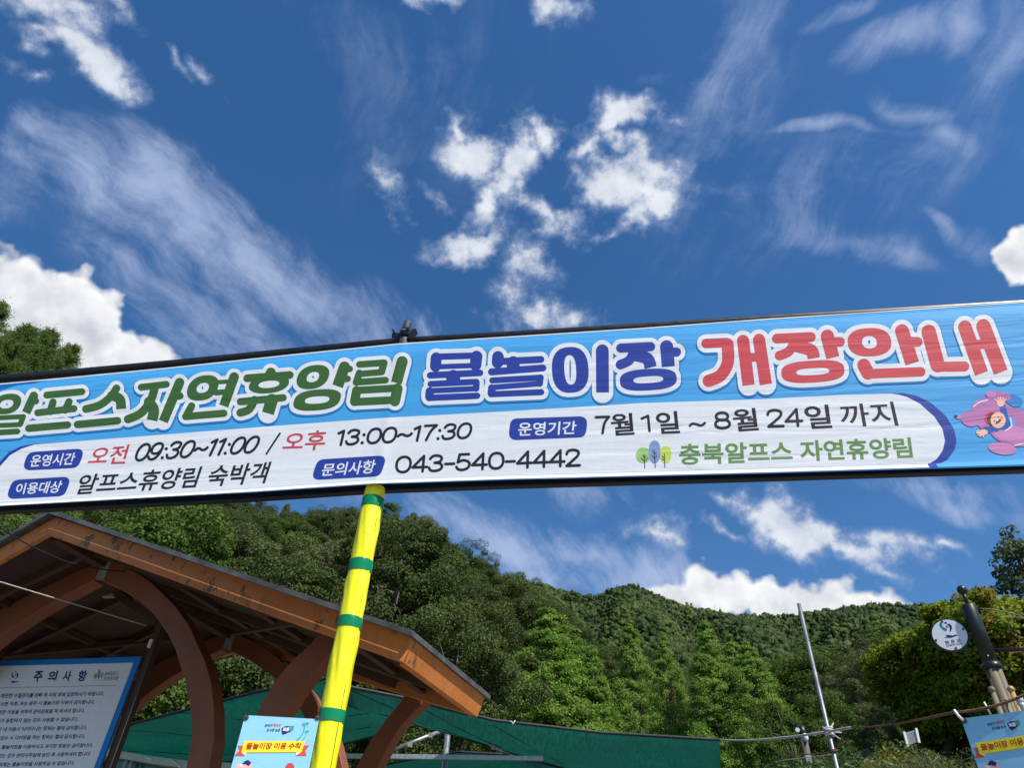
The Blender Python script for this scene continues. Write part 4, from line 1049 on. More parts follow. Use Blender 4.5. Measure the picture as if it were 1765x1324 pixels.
# ------------------------------------------------------------------ ropes, cables, poles
M_ROPE = simple('white_rope', (0.55, 0.54, 0.52), 0.7, var=0.2, scale=60, bump=0.6, bscale=300)
M_RUST = simple('brown_rope', (0.16, 0.075, 0.04), 0.8, var=0.35, scale=50, bump=0.6, bscale=300)
M_WIRE = simple('dark_cable', (0.02, 0.02, 0.022), 0.45)
def cable(name, label, cat, pts, r, m, group=None, sag=0.0):
    mb = MB(); P = []
    for a, b in zip(pts[:-1], pts[1:]):
        for k in range(8):
            q = a.lerp(b, k / 8); P.append(q - UP * sag * 4 * (k / 8) * (1 - k / 8))
    P.append(pts[-1]); mb.tube(P, r, 8)
    return tag(mb.build(name, m, None, origin=pts[0]), label, cat, group)
D_POLE = 6.6
pole = lambda y: at_dist(1377.1 + 0.2296 * (y - 1040.9), y, D_POLE)
POLE_X = pole(1180)
def build_pole():
    foot = Vector((POLE_X.x, POLE_X.y, 0)); top = Vector((POLE_X.x, POLE_X.y, pole(1041).z))
    t = thing('pipe_pole', 'bare galvanised pipe standing upright before the tall bright conifers', 'pole', foot)
    mb = MB(); mb.tube([foot, top], 0.0165, 14); mb.build('pipe', simple('dull_pipe', (0.22, 0.235, 0.25), 0.5, metal=0.6, var=0.35, scale=7), t)
    mb = MB(); k = pole(1262); rnd = random.Random(3)
    pts = []
    for i in range(60):
        a = i * 0.75; pts.append(Vector((foot.x, foot.y, k.z - 0.03 + 0.001 * i)) + Vector((math.cos(a), math.sin(a), 0)) * (0.03 + 0.005 * math.sin(i)))
    mb.tube(pts, 0.008, 6)
    for v in ((0.09, 0.01, -0.05), (0.10, -0.01, -0.005), (0.045, -.03, 0.06), (-.05, -.02, .03)):
        b = Vector((foot.x, foot.y, k.z)); mb.tube([b, b + Vector(v)], [0.011, 0.004], 6)
    mb.build('rope_knot', M_ROPE, t)
    mb = MB(); k = pole(1298); pts = []
    for i in range(20):
        a = i * 0.7; pts.append(Vector((foot.x, foot.y, k.z + 0.001 * i)) + Vector((math.cos(a), math.sin(a), 0)) * 0.027)
    mb.tube(pts, 0.005, 6); mb.build('wire_binding', M_RUST, t)
build_pole()
NET_C = at_z(1241, 1276, 4.3)                                       # near right corner of the shade net
kn = Vector((POLE_X.x, POLE_X.y, pole(1262).z))
cable('rope', 'white rope tied from the green shade net corner to the pipe pole', 'rope', [NET_C, kn], 0.010, M_ROPE, sag=0.03)
cable('rope', 'white end of the rope knotted right of the pipe pole', 'rope', [kn, at_dist(1466, 1255, 5.6)], 0.009, M_ROPE, sag=0.0)
cable('rope', 'brown rope running from the pipe pole knot to the right placard', 'rope', [at_dist(1466, 1255, 5.6), PR_A + UP * 0.018 - BU * 0.012, PR_B + UP * 0.05], 0.0042, M_RUST, sag=0.012)
k2 = Vector((POLE_X.x, POLE_X.y, pole(1298).z))
cable('wire', 'rusty wire leaving the pipe pole to the left, upper of two', 'wire', [k2, at_dist(1338, 1305, 8.2)], 0.0042, M_RUST)
cable('wire', 'pale wire leaving the pipe pole to the left, lower of two', 'wire', [k2 - UP * 0.012, at_dist(1345, 1312, 8.6)], 0.0034, M_ROPE)
cable('cable', 'slack black cable looping to the first pavilion arch', 'cable', [at_dist(*p, 5.2 + i * 0.22) for i, p in enumerate([(-20, 897), (0, 910), (30, 929), (60, 945), (110, 967), (150, 978), (190, 984), (240, 987)])], 0.005, M_WIRE)
cable('cable', 'taut white cable running under the pavilion roof to the notice board frame', 'cable', [at_dist(*p, 5.6 + i * 0.45) for i, p in enumerate([(-20, 998), (0, 1003.5), (112, 1037), (252, 1079)])], 0.0045, M_ROPE)

# ------------------------------------------------------------------ shade nets
def net_mat():
    m, t, p = mat('shade_net')
    pos = t.node('ShaderNodeNewGeometry').outputs['Position']
    n = t.noise(t.mapping(pos, scale=(40, 5, 5)), 1.0, 3, 0.6); n2 = t.noise(pos, 0.8, 3, 0.5)
    c = t.mix(t.smooth(n, .3, .7), (0.045, 0.27, 0.225, 1), (0.080, 0.40, 0.34, 1)); c = t.mix(t.smooth(n2, .3, .7), c, (0.07, 0.30, 0.27, 1))
    t.l.new(c, p.inputs['Base Color']); p.inputs['Roughness'].default_value = 0.7; p.inputs['Specular IOR Level'].default_value = 0.2
    tr = t.node('ShaderNodeBsdfTranslucent'); t.l.new(c, tr.inputs['Color']); mx = t.node('ShaderNodeMixShader'); mx.inputs[0].default_value = 0.55
    t.l.new(p.outputs[0], mx.inputs[1]); t.l.new(tr.outputs[0], mx.inputs[2]); t.l.new(mx.outputs[0], t.n.get('Material Output').inputs['Surface'])
    return m
M_NET = net_mat(); M_HEM = simple('black_webbing', (0.010, 0.012, 0.014), 0.6)
def build_net(label, top, bot, ztop, zbot, seams, hem_top=True, hem_bot=True, corner=None):
    """top, bot: sighted edges (same count); the sheet hangs between them"""
    n = len(top); A = [at_z(x, y, ztop(i / (n - 1))) for i, (x, y) in enumerate(top)]; B = [at_z(x, y, zbot(i / (n - 1))) for i, (x, y) in enumerate(bot)]
    base = (A[0] + B[-1]) / 2
    t = thing('shade_net', label, 'shade net', base, 'green shade nets over the pool')
    mb = MB(); R = 10; V = []; C = 6
    def cr(P, u):
        k = u * (len(P) - 1); i = min(int(k), len(P) - 2); f = k - i
        return P[i].lerp(P[i + 1], f)
    N = (n - 1) * C
    for j in range(R + 1):
        for i in range(N + 1):
            a, b = cr(A, i / N), cr(B, i / N); v = j / R
            p = a.lerp(b, v) - UP * (0.10 * math.sin(math.pi * v) + 0.022 * math.sin(math.pi * v) * math.sin(i * 0.9 + 2.5 * v) + 0.012 * math.sin(i * 2.1) * math.sin(math.pi * v))
            V.append(p)
    mb.add(V, [(j * (N + 1) + i, j * (N + 1) + i + 1, (j + 1) * (N + 1) + i + 1, (j + 1) * (N + 1) + i) for j in range(R) for i in range(N)], 0, True)
    o = mb.build('net_sheet', M_NET, t); so = o.modifiers.new('thickness', 'SOLIDIFY'); so.thickness = 0.004
    for flag, Pn in ((hem_top, A), (hem_bot, B)):
        if flag:
            mb = MB(); mb.tube([cr(Pn, i / N) for i in range(N + 1)], 0.022, 8); mb.build('hem', M_HEM, t)
    if seams:
        mb = MB()
        for (u0, v0, u1, v1) in seams:
            q = []
            for k in range(13):
                u = u0 + (u1 - u0) * k / 12; v = v0 + (v1 - v0) * k / 12
                q.append(cr(A, u).lerp(cr(B, u), v) - UP * (0.10 * math.sin(math.pi * v) + 0.012))
            mb.tube(q, 0.005, 5)
        mb.build('seam_line', M_HEM, t)
    return t, A, B
tA, nA, nA2 = build_net('green shade net sagging behind the pavilion arches and the placard', [(150, 1285), (230, 1248), (330, 1222), (440, 1194), (575, 1168)], [(170, 1296), (250, 1303), (330, 1313), (470, 1313), (725, 1249)],
          lambda u: 4.5, lambda u: 4.5, [(0.12, 0.0, 0.95, 0.75), (0.45, 0.0, 0.98, 0.5), (0.1, 0.6, 0.7, 0.8)])
tB, nB, nB2 = build_net('long green shade net stretched from the pavilion eave to the rope', [(560, 1176), (700, 1204), (850, 1242), (1040, 1264), (1241, 1276)], [(640, 1225), (725, 1250), (860, 1291), (990, 1330), (1238, 1372)],
          lambda u: 4.5 - 0.2 * u, lambda u: 4.4 - 0.2 * u, [(0.05, 0, 0.55, 1.0), (0.25, 0, 0.62, 0.95), (0.5, 0.1, 0.7, 0.8)])
mb = MB(); rnd = random.Random(2)
tC, nC, nC2 = build_net('lower green shade net beyond the steel rail', [(640, 1322), (720, 1308), (790, 1297), (870, 1301), (985, 1328)], [(620, 1345), (720, 1350), (800, 1352), (900, 1352), (1000, 1350)], lambda u: 4.7, lambda u: 4.5, [])
for (x, y) in ((883, 1246), (1015, 1263), (1140, 1273)):
    c = at_z(x, y, 4.36)
    mb.tube([c + Vector((-.04, 0, .02)), c, c + Vector((.01, 0, -.03)), c + Vector((.04, 0, .03))], 0.008, 6)
o = mb.build('rope_tie', M_ROPE, tB)

# ------------------------------------------------------------------ galvanised frame carrying the nets
def build_netframe():
    D = 12.0
    n = Vector((0.05, -1, 0)).normalized(); p0 = at_dist(768, 1306, D)
    W = lambda x, y, off=0: on_plane(x, y, p0, n) + n * off
    base = W(768, 1306); base.z = 0
    t = thing('steel_frame', 'galvanised steel frame with long rail under the shade nets', 'frame', base)
    mb = MB(); mb.beam(W(540, 1303.5), W(936, 1308.5), 0.06, 0.068); mb.build('rail', M_STEEL, t, 0.004)
    q = W(772, 1262, -0.06); mb = MB(); mb.tube([Vector((q.x, q.y, 0)), q], 0.045, 14); mb.build('post', M_STEEL, t)
    for a, b in (((663, 1300), (760, 1260)), ((842, 1284), (878, 1302))):
        mb = MB(); mb.tube([W(*a, 0.05), W(*b, -0.04)], 0.028, 10); mb.build('brace', M_STEEL, t)
    for a in ((665, 1301), (707, 1286), (850, 1290), (742, 1270)):
        mb = MB(); mb.box(W(*a, 0.06), BU * 0.03, BN * 0.02, UP * 0.035); mb.build('clamp', M_PLATE, t)
build_netframe()

# ------------------------------------------------------------------ pale shelter by the pool, lower left
def build_shelter():
    D = 15.0
    n = Vector((math.sin(RAD(200)), math.cos(RAD(200)), 0)); p0 = at_dist(300, 1315, D)
    W = lambda x, y, off=0: on_plane(x, y, p0, n) + n * off
    base = W(290, 1320); base.z = 0
    t = thing('pool_shelter', 'pale grey poolside shelter with curved eave and sea green glazing', 'shelter', base)
    top = [(120, 1270), (160, 1284), (206, 1295), (260, 1304), (330, 1313), (400, 1316), (500, 1316)]; bot = [(120, 1290), (160, 1300), (204, 1307), (260, 1317), (320, 1325), (400, 1331), (500, 1333)]
    M_WH = simple('pale_cladding', (0.50, 0.51, 0.53), 0.5, var=0.08, scale=4)
    mb = MB(); mb.ladder([W(*p) for p in top], [W(*p) for p in bot], -n * 0.9); mb.build('eave_band', M_WH, t)
    M_JW = simple('joint_white', (0.8, 0.8, 0.8), 0.4)
    for a, b in (((251, 1304), (262, 1312)), ((296, 1310), (312, 1324))):
        mb = MB(); mb.tube([W(*a, 0.012), W(*b, 0.012)], 0.022, 6); mb.build('bright_joint', M_JW, t)
    g, tt, p = mat('sea_green_glazing'); p.inputs['Base Color'].default_value = (0.06, 0.20, 0.17, 1); p.inputs['Roughness'].default_value = 0.12; p.inputs['Transmission Weight'].default_value = 0.35
    a, b = W(170, 1302, -0.25), W(420, 1332, -0.25)
    mb = MB(); q = [Vector((a.x, a.y, 0.2)), Vector((b.x, b.y, 0.2)), Vector((b.x, b.y, b.z + .2)), a]; mb.prism(q, -n * 0.02); mb.build('glazing', g, t)
    for x in (212, 222):
        q = W(x, 1308, -0.1); mb = MB(); mb.tube([Vector((q.x, q.y, 0)), q], 0.03, 8); mb.build('mullion', M_WH, t)
build_shelter()

# ------------------------------------------------------------------ street lamps
M_LAMPW = wood('lamp_post_wood', (0.20, 0.165, 0.105), (0.15, 0.125, 0.08))
M_BLK2 = simple('black_powder_coat', (0.016, 0.016, 0.018), 0.38, spec=0.5, var=0.25, scale=10)
M_GOLD = simple('varnished_knob', (0.42, 0.30, 0.12), 0.4, var=0.15)
def build_lamp():
    D = 7.4
    ax = at_dist(1690, 1098, D); foot = Vector((ax.x, ax.y, 0))
    zc = lambda y, x: at_dist(x, y, D).z
    c = lambda z, dx=0.0, dy=0.0: Vector((foot.x + dx, foot.y + dy, z))
    t = thing('street_lamp', 'tall street lamp with black sleeve, round county sign and timber lower shaft', 'street lamp', foot)
    zt, zb_ = zc(1044, 1669), zc(1144, 1707)
    mb = MB(); mb.tube([c(zb_ - 0.02), c(zt - 0.01), c(zt)], [0.061, 0.061, 0.056], 20); mb.build('sleeve', M_BLK2, t)
    mb = MB(); mb.tube([c(zb_ - 0.05), c(zb_ - 0.035), c(zb_ - 0.02), c(zb_ + 0.01)], [0.074, 0.079, 0.076, 0.063], 20); mb.build('collar', M_BLK2, t)
    # four rounded timbers
    for a in (40, 130, 220, 310):
        mb = MB(); o = Vector((math.cos(RAD(a)), math.sin(RAD(a)), 0)) * 0.029
        mb.tube([c(0) + o, c(zb_ - 0.03) + o], 0.034, 14); mb.build('timber_shaft', M_LAMPW, t)
    zf = zc(1018, 1655)
    mb = MB(); mb.tube([c(zt - 0.01), c(zf)], 0.017, 10); mb.ball(c(zf), 0.043, nu=20, nv=12); mb.build('ball_finial', M_BLK2, t)
    # round sign, facing the path
    n = Vector((math.sin(RAD(213)), math.cos(RAD(213)), 0)); p0 = c(0) + n * 0.0
    sc = on_plane(1637, 1095.5, p0, n)
    u = UP.cross(n).normalized()
    R = 0.150
    t_sign = MB(); t_sign.tube([sc - n * 0.012, sc + n * 0.006, sc + n * 0.010], [R, R, R - 0.004], 40); sg = t_sign.build('round_sign', M_BLK2, t)
    P = Print(sc + n * 0.0115, n); P.pt = lambda p, off: sc + n * (0.0115 + off) + u * p[0] + UP * p[1]
    P.disc('sign_face', (0, 0), R - 0.013, R - 0.013, 0.2, N_WHITE, n=40)
    s_ = R - 0.013
    emblem(P, 'sign_face', lambda a, b: ((a - 0.48) * s_ * 1.0, (b - 0.5) * s_ * 1.02 + s_ * 0.36), 2)
    yy = -s_ * 0.56
    P.text('sign_face', '보 은 군', [(-s_ * .42, yy), (s_ * .52, yy), (s_ * .52, yy + s_ * .22), (-s_ * .42, yy + s_ * .22)], 2, N_INK, 0.02)
    P.text('sign_face', 'BOEUN GUN', [(-s_ * .40, yy - s_ * .16), (s_ * .50, yy - s_ * .16), (s_ * .50, yy - s_ * .04), (-s_ * .40, yy - s_ * .04)], 2, N_INK, 0.01)
    P.build(sg)
    for a in (15, 100, 195, 275):
        b = sc + n * 0.014 + u * math.cos(RAD(a)) * (R - .025) + UP * math.sin(RAD(a)) * (R - .025)
        mb = MB(); mb.box(b, u * 0.008, n * 0.006, UP * 0.008); mb.build('sign_clip', M_BLK2, sg)
    zs = sc.z
    mb = MB(); mb.tube([sc + u * (R - 0.01), c(zs)], 0.009, 8); mb.build('sign_bracket', M_BLK2, t)
    # lantern arm to the right with its scroll
    za = zc(1120, 1712); d = Vector((math.sin(RAD(104)), math.cos(RAD(104)), 0))
    mb = MB(); mb.tube([c(za), c(za) + d * 0.6, c(za + 0.02) + d * 1.3], 0.017, 10); mb.build('lantern_arm', M_BLK2, t)
    mb = MB()
    z0 = zt - 0.03
    mb.tube([c(z0) + d * (0.62 * math.sin(k * .157)) - UP * (0.40 * (1 - math.cos(k * .157))) for k in range(11)], 0.006, 8)
    cc = c(za + 0.17) + d * 0.34
    mb.tube([cc + (d * math.cos(k * .4) + UP * math.sin(k * .4)) * (0.13 * (1 - k / 26)) for k in range(20)], 0.005, 8)
    mb.build('scroll', M_BLK2, t)
    # lantern itself hangs just outside the view
    e = c(za) + d * 1.2
    mb = MB(); mb.tube([e, e - UP * 0.1, e - UP * 0.12, e - UP * 0.34], [0.02, 0.05, 0.12, 0.09], 12); mb.build('lantern', M_BLK2, t)
    # little bolt
    b = on_plane(1703, 1131, c(0) + n * 0.073, n); mb = MB(); mb.ball(b, 0.006, nu=8, nv=6); mb.build('bolt', N_WHITE, t)
    # knobbed timber stakes beside the shaft
    for i, (x, y, lab) in enumerate(((1709.5, 1190, 'pale knobbed wooden stake left of the street lamp shaft'), (1742.5, 1189, 'golden knobbed wooden stake right of the street lamp shaft'))):
        q = at_dist(x, y, D - 0.15 + i * 0.05); f2 = Vector((q.x, q.y, 0))
        mb = MB(); mb.tube([f2, q - UP * 0.02], 0.020, 10); mb.ball(q, 0.029, nu=12, nv=8); tag(mb.build('wooden_stake', [M_LAMPW, M_GOLD][i], None, origin=f2), lab, 'stake')
    q = at_dist(1760, 1214, D - 0.2); f2 = Vector((q.x, q.y, 0)); mb = MB(); mb.tube([f2, q - UP * .02, q], [0.018, 0.018, 0.03], 10); mb.tube([q, q + UP * .05], [0.026, 0.03], 12)
    tag(mb.build('garden_light', [simple('light_glass', (0.5, 0.53, 0.58), 0.2)], None, origin=f2), 'small pale garden light at the right edge beside the golden stake', 'garden light')
build_lamp()
def build_far_lamp():
    D = 17.0
    a = at_dist(1388, 1285, D); z0 = terrain(*[math.degrees(math.atan2(a.x, a.y)), D]) - .2; foot = Vector((a.x, a.y, z0))
    c = lambda z: Vector((foot.x, foot.y, z))
    t = thing('street_lamp', 'small distant street lamp with black shaft left of the pipe pole', 'street lamp', foot)
    zt = at_dist(1382, 1253, D).z; zm = at_dist(1386, 1271, D).z
    mb = MB(); mb.tube([c(zm), c(zt)], 0.075, 12); mb.build('sleeve', M_BLK2, t)
    mb = MB(); mb.tube([c(z0), c(zm)], 0.07, 12); mb.build('shaft', simple('weathered_shaft', (0.10, 0.09, 0.07), 0.7), t)
    n = Vector((math.sin(RAD(205)), math.cos(RAD(205)), 0)); u = UP.cross(n)
    sc = at_dist(1375, 1259.5, D - .1); mb = MB(); mb.tube([sc, sc + n * .02], 0.055, 20, mi=0); mb.tube([sc + n * .021, sc + n * .026], 0.045, 20, mi=1); mb.build('round_sign', [M_BLK2, N_WHITE], t)
    sc = at_dist(1403, 1271, D); mb = MB(); mb.ball(sc, 0.07, sq=(1, 1, .5)); mb.tube([sc + UP * .03, c(sc.z + .03)], 0.015, 8); mb.build('lantern', M_BLK2, t)
    sc = at_dist(1388.5, 1272, D - .1); mb = MB(); mb.ball(sc, 0.055, sq=(1, 1, 1.5)); mb.build('white_fitting', N_WHITE, t)
    q = at_dist(1394, 1315, D - .15); mb = MB(); mb.box(q, BU * 0.05, BN * 0.04, UP * 0.12); mb.build('control_box', M_STEEL, t)
build_far_lamp()

# ------------------------------------------------------------------ park bank on the right
def build_lattice():
    D = 17.0
    n = Vector((math.sin(RAD(188)), math.cos(RAD(188)), 0)); p0 = at_dist(1570, 1275, D)
    W = lambda x, y, off=0: on_plane(x, y, p0, n) + n * off
    base = W(1570, 1290)
    t = thing('lattice_fence', 'white diamond lattice fence panel on the lawn bank left of the maple trunk', 'fence', base)
    M_LW = simple('white_fence_paint', (0.72, 0.73, 0.72), 0.5, var=0.06)
    for a, b in (((1557, 1263), (1564, 1289)), ((1578, 1257), (1583.5, 1282))):
        mb = MB(); mb.beam(W(*a, .03), W(*b, .03), 0.04, 0.04, n); mb.build('fence_post', M_LW, t)
    mb = MB(); TL, TR, BL_, BR_ = W(1558, 1265), W(1578, 1259), W(1564, 1286), W(1583, 1280)
    for i in range(-5, 9):
        for sgn in (1, -1):
            pts = []
            for k in range(13):
                v = k / 12; u = i / 6 + sgn * (v - (0 if sgn > 0 else 0)) * 0.8 + (0.5 if sgn < 0 else 0)
                if 0 <= u <= 1: pts.append((TL.lerp(TR, u)).lerp(BL_.lerp(BR_, u), v) + n * (0.006 * sgn))
            if len(pts) > 1: mb.beam(pts[0], pts[-1], 0.006, 0.014, n)
    mb.build('lattice', M_LW, t)
build_lattice()
def build_path():
    mb = MB(); D = 21.0
    P_ = [at_dist(1488, 1313, D - 1.0), at_dist(1520, 1309, D - 1.0), at_dist(1524, 1296, D + 1), at_dist(1497, 1301, D + 1)]
    mb.prism(P_, UP * -0.25)
    tag(mb.build('stone_terrace', simple('pale_paving', (0.34, 0.30, 0.24), 0.85, var=0.2, scale=2), None, origin=P_[0]), kind='structure')
    mb = MB()
    a, b = at_dist(1470, 1309, D), at_dist(1496, 1296, D + 1); mb.beam(a, b, 0.1, 0.12); mb.beam(a - UP * .28, b - UP * .28, 0.1, 0.1)
    for k in range(4):
        q = a.lerp(b, k / 3); mb.beam(q, q - UP * 0.8, 0.09, 0.09, PR)
    tag(mb.build('timber_railing', M_LAMPW, None, origin=a), 'low weathered timber railing beside the pale terrace below the hedge', 'railing')
    b0 = at_dist(1607, 1268, 25); mb = MB(); mb.box(b0, BU * 0.17, BN * 0.03, UP * 0.12); mb.beam(b0 - UP * .12, b0 - UP * .8, .05, .05, PR)
    tag(mb.build('information_panel', simple('grey_panel', (0.22, 0.25, 0.27), 0.5), None, origin=b0), 'plain grey panel on the lawn right of the white lattice fence', 'sign')
build_path()

# ------------------------------------------------------------------ vegetation
def leaves(rng, C, N, L, Wd, flat=0.6):
    """diamond leaves at C, roughly facing N"""
    n = len(C)
    R = rng.normal(size=(n, 3)); Nn = N * flat + R * (1 - flat) * 0.8
    Nn /= np.linalg.norm(Nn, axis=1, keepdims=True) + 1e-9
    a = rng.normal(size=(n, 3)); a -= Nn * (a * Nn).sum(1, keepdims=True); a /= np.linalg.norm(a, axis=1, keepdims=True) + 1e-9
    b = np.cross(Nn, a)
    sc = rng.uniform(0.65, 1.35, (n, 1))
    a *= L * sc / 2; b *= Wd * sc / 2
    fold = Nn * Wd * 0.18 * sc
    V = np.stack([C - a, C + b + fold, C + a, C - b + fold], 1).reshape(-1, 3)
    F = np.arange(4 * n, dtype=np.int32).reshape(n, 4)
    return V, F
def clump_crown(rng, cent, rad, nclump, per, crad, L, Wd, squash=0.7, shell=(0.55, 1.0), flat=0.55, cut=-0.75, up=0.5):
    """leaf clumps spread through an uneven crown"""
    dirs = rng.normal(size=(nclump * 3, 3)); dirs /= np.linalg.norm(dirs, axis=1, keepdims=True)
    dirs = dirs[dirs[:, 2] > cut][:nclump]
    lump = 1 + 0.16 * np.sin(3 * np.arctan2(dirs[:, 1], dirs[:, 0]) + rng.uniform(0, 6)) + 0.12 * np.sin(5 * dirs[:, 2] + rng.uniform(0, 6))
    rr = rng.uniform(*shell, len(dirs)) ** 0.6 * lump
    P = np.asarray(cent) + dirs * rr[:, None] * np.asarray(rad)
    C = []; N = []
    for p, d in zip(P, dirs):
        k = int(per * rng.uniform(0.6, 1.4)); r = crad * rng.uniform(0.6, 1.35)
        o = rng.normal(size=(k, 3)); o /= np.linalg.norm(o, axis=1, keepdims=True)
        o *= (rng.uniform(0.25, 1, (k, 1)) ** 0.5) * r * np.array([1, 1, squash])
        C.append(p + o); nn = o / r + d * 0.5 + np.array([0, 0, up]); N.append(nn)
    C = np.concatenate(C); N = np.concatenate(N); N /= np.linalg.norm(N, axis=1, keepdims=True) + 1e-9
    V, F = leaves(rng, C, N, L, Wd, flat)
    return V, F, P
def trunk_mesh(name, base_r, top, limbs, m, lean=None, stems=1):
    mb = MB(); rnd = random.Random(hash(name) % 1000 if False else len(limbs))
    for s in range(stems):
        o = Vector((0.35 * s, -0.12 * s, 0)); t = Vector(top) + Vector((0.9 * s, 0, 0))
        pts = [o + (t - o) * k + Vector((0.12 * math.sin(2.3 * k * 3 + s), 0.12 * math.cos(3 * k * 2), 0)) * (k * (1 - k) * 4) for k in np.linspace(0, 1, 7)]
        mb.tube(pts, [base_r * (1 - 0.75 * k) for k in np.linspace(0, 1, 7)], 8)
        for i, p in enumerate(limbs):
            if i % stems != s: continue
            k = 0.35 + 0.55 * ((i * 0.37) % 1); a = o + (t - o) * k; p = Vector(p)
            mid = a.lerp(p, 0.5) + Vector((0, 0, 0.25))
            mb.tube([a, mid, p], [base_r * 0.38 * (1 - 0.6 * k), base_r * 0.24, base_r * 0.08], 6)
    me = bpy.data.meshes.new(name); me.from_pydata([Vector(v) for v in mb.v], [], mb.f); me.materials.append(m)
    me.polygons.foreach_set('use_smooth', [True] * len(me.polygons)); me.update()
    return me
M_BARK = simple('grey_bark', (0.11, 0.09, 0.07), 0.9, var=0.4, scale=8, bump=0.5, stretch=(1, 1, 0.3))
M_BARKD = simple('dark_bark', (0.035, 0.028, 0.022), 0.9, var=0.4, scale=8)
L_DARK = leaf_mat('oak_leaves', (0.050, 0.078, 0.019), (0.084, 0.118, 0.029), (0.138, 0.170, 0.050), 0.6, 0.32, 0.15)
L_MID = leaf_mat('broad_leaves', (0.058, 0.104, 0.018), (0.096, 0.154, 0.026), (0.150, 0.205, 0.042), 0.6, 0.34, 0.15)
L_CHEST = leaf_mat('chestnut_leaves', (0.066, 0.094, 0.028), (0.11, 0.14, 0.046), (0.21, 0.215, 0.095), 0.6, 0.32, 0.15)
L_META = leaf_mat('redwood_needles', (0.110, 0.220, 0.030), (0.185, 0.320, 0.045), (0.28, 0.40, 0.070), 0.55, 0.4, 0.25)
L_LARCH = leaf_mat('larch_needles', (0.11, 0.17, 0.045), (0.165, 0.235, 0.062), (0.23, 0.30, 0.09), 0.7, 0.4, 0.1)
L_MAPLE = leaf_mat('maple_leaves', (0.105, 0.175, 0.015), (0.21, 0.285, 0.026), (0.37, 0.40, 0.036), 0.6, 0.5, 0.15, top=(0.30, 0.13, 0.03))
L_FINE = leaf_mat('fine_leaves', (0.07, 0.10, 0.04), (0.11, 0.15, 0.06), (0.17, 0.205, 0.095), 0.5, 0.3, 0.4)
L_YEL = leaf_mat('golden_leaves', (0.10, 0.12, 0.015), (0.22, 0.19, 0.02), (0.40, 0.28, 0.02), 0.5, 0.35, 0.3)
L_SHRUB = leaf_mat('shrub_leaves', (0.022, 0.058, 0.012), (0.045, 0.095, 0.018), (0.085, 0.15, 0.028), 0.5, 0.3, 0.4)
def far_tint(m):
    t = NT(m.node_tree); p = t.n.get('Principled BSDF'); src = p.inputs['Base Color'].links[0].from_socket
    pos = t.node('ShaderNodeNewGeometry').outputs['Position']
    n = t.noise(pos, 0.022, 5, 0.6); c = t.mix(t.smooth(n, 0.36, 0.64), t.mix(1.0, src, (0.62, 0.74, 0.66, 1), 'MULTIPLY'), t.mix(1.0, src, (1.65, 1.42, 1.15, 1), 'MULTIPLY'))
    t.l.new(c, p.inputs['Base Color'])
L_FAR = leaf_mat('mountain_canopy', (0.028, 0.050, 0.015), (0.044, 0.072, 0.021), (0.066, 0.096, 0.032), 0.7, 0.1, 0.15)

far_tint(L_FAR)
PROTO = {}
def proto(kind, crown, trunk): PROTO.setdefault(kind, []).append((crown, trunk))
def mk_broad(kind, seed, mats, h=12.0, r=3.4, L=0.135, Wd=0.078, nclump=96, per=600, crad=0.80):
    rng = np.random.default_rng(seed)
    V, F, P = clump_crown(rng, (0, 0, h * 0.62), (r, r, h * 0.37), nclump, per, crad, L, Wd)
    limbs = [tuple(p * np.array([.8, .8, 1])) for p in P[::7]]
    for m in mats:
        proto(kind if len(mats) == 1 else kind + '_' + m.name, np_mesh('crown', V, F, [m]), trunk_mesh('trunk', 0.17, (0.2, 0.1, h * 0.85), limbs, M_BARK))
for i in range(3): mk_broad('oak', 10 + i, [L_DARK])
for i in range(3): mk_broad('broad', 20 + i, [L_MID], r=3.2, L=0.14, Wd=0.085)
for i in range(2): mk_broad('chestnut', 30 + i, [L_CHEST], r=3.6, L=0.22, Wd=0.06)
def mk_conifer(kind, seed, m, h, r, levels, per, L, Wd, droop, power=0.85, bare=0.04, tuft=0.32, gap=0.0, bark=M_BARK, wob=0.25):
    rng = np.random.default_rng(seed)
    C = []; N = []; limbs = []
    for lv in range(levels):
        t = bare + (1 - bare) * (lv + rng.uniform(0, 1)) / levels
        nb = rng.integers(5, 8)
        az0 = rng.uniform(0, 6.28)
        for b in range(nb):
            if rng.uniform() < gap: continue
            az = az0 + 6.28 * b / nb + rng.uniform(-.3, .3)
            ln = (r * (1 - t) ** power * rng.uniform(1 - wob, 1 + wob) + 0.18) * (1.0 if t > 0.12 else 0.85)
            d = np.array([math.cos(az), math.sin(az), 0])
            k = max(8, int(per * (0.35 + ln / r)))
            u = rng.uniform(0.25, 1, k) ** 0.7
            sp = tuft * (0.45 + 0.75 * (ln / r)) * (0.5 + 0.8 * np.sin(np.pi * np.clip(u, 0, 0.93)))
            o = rng.normal(size=(k, 3)) * sp[:, None] * np.array([.55, .55, .5])
            z = t * h + (0.25 * ln * u - droop * ln * u * u)
            p = d * (ln * u)[:, None] + np.column_stack([np.zeros(k), np.zeros(k), z]) + o
            C.append(p); N.append(o / (sp[:, None] + .01) * 0.5 + d * 0.6 + np.array([0, 0, 0.6]))
            if b == 0 and lv % 3 == 0: limbs.append((d[0] * ln * .7, d[1] * ln * .7, t * h + 0.1))
    C = np.concatenate(C); N = np.concatenate(N); N /= np.linalg.norm(N, axis=1, keepdims=True) + 1e-9
    V, F = leaves(rng, C, N, L, Wd, 0.45)
    proto(kind, np_mesh('crown', V, F, [m]), trunk_mesh('trunk', 0.20, (0, 0, h * 0.97), limbs[:10], bark))
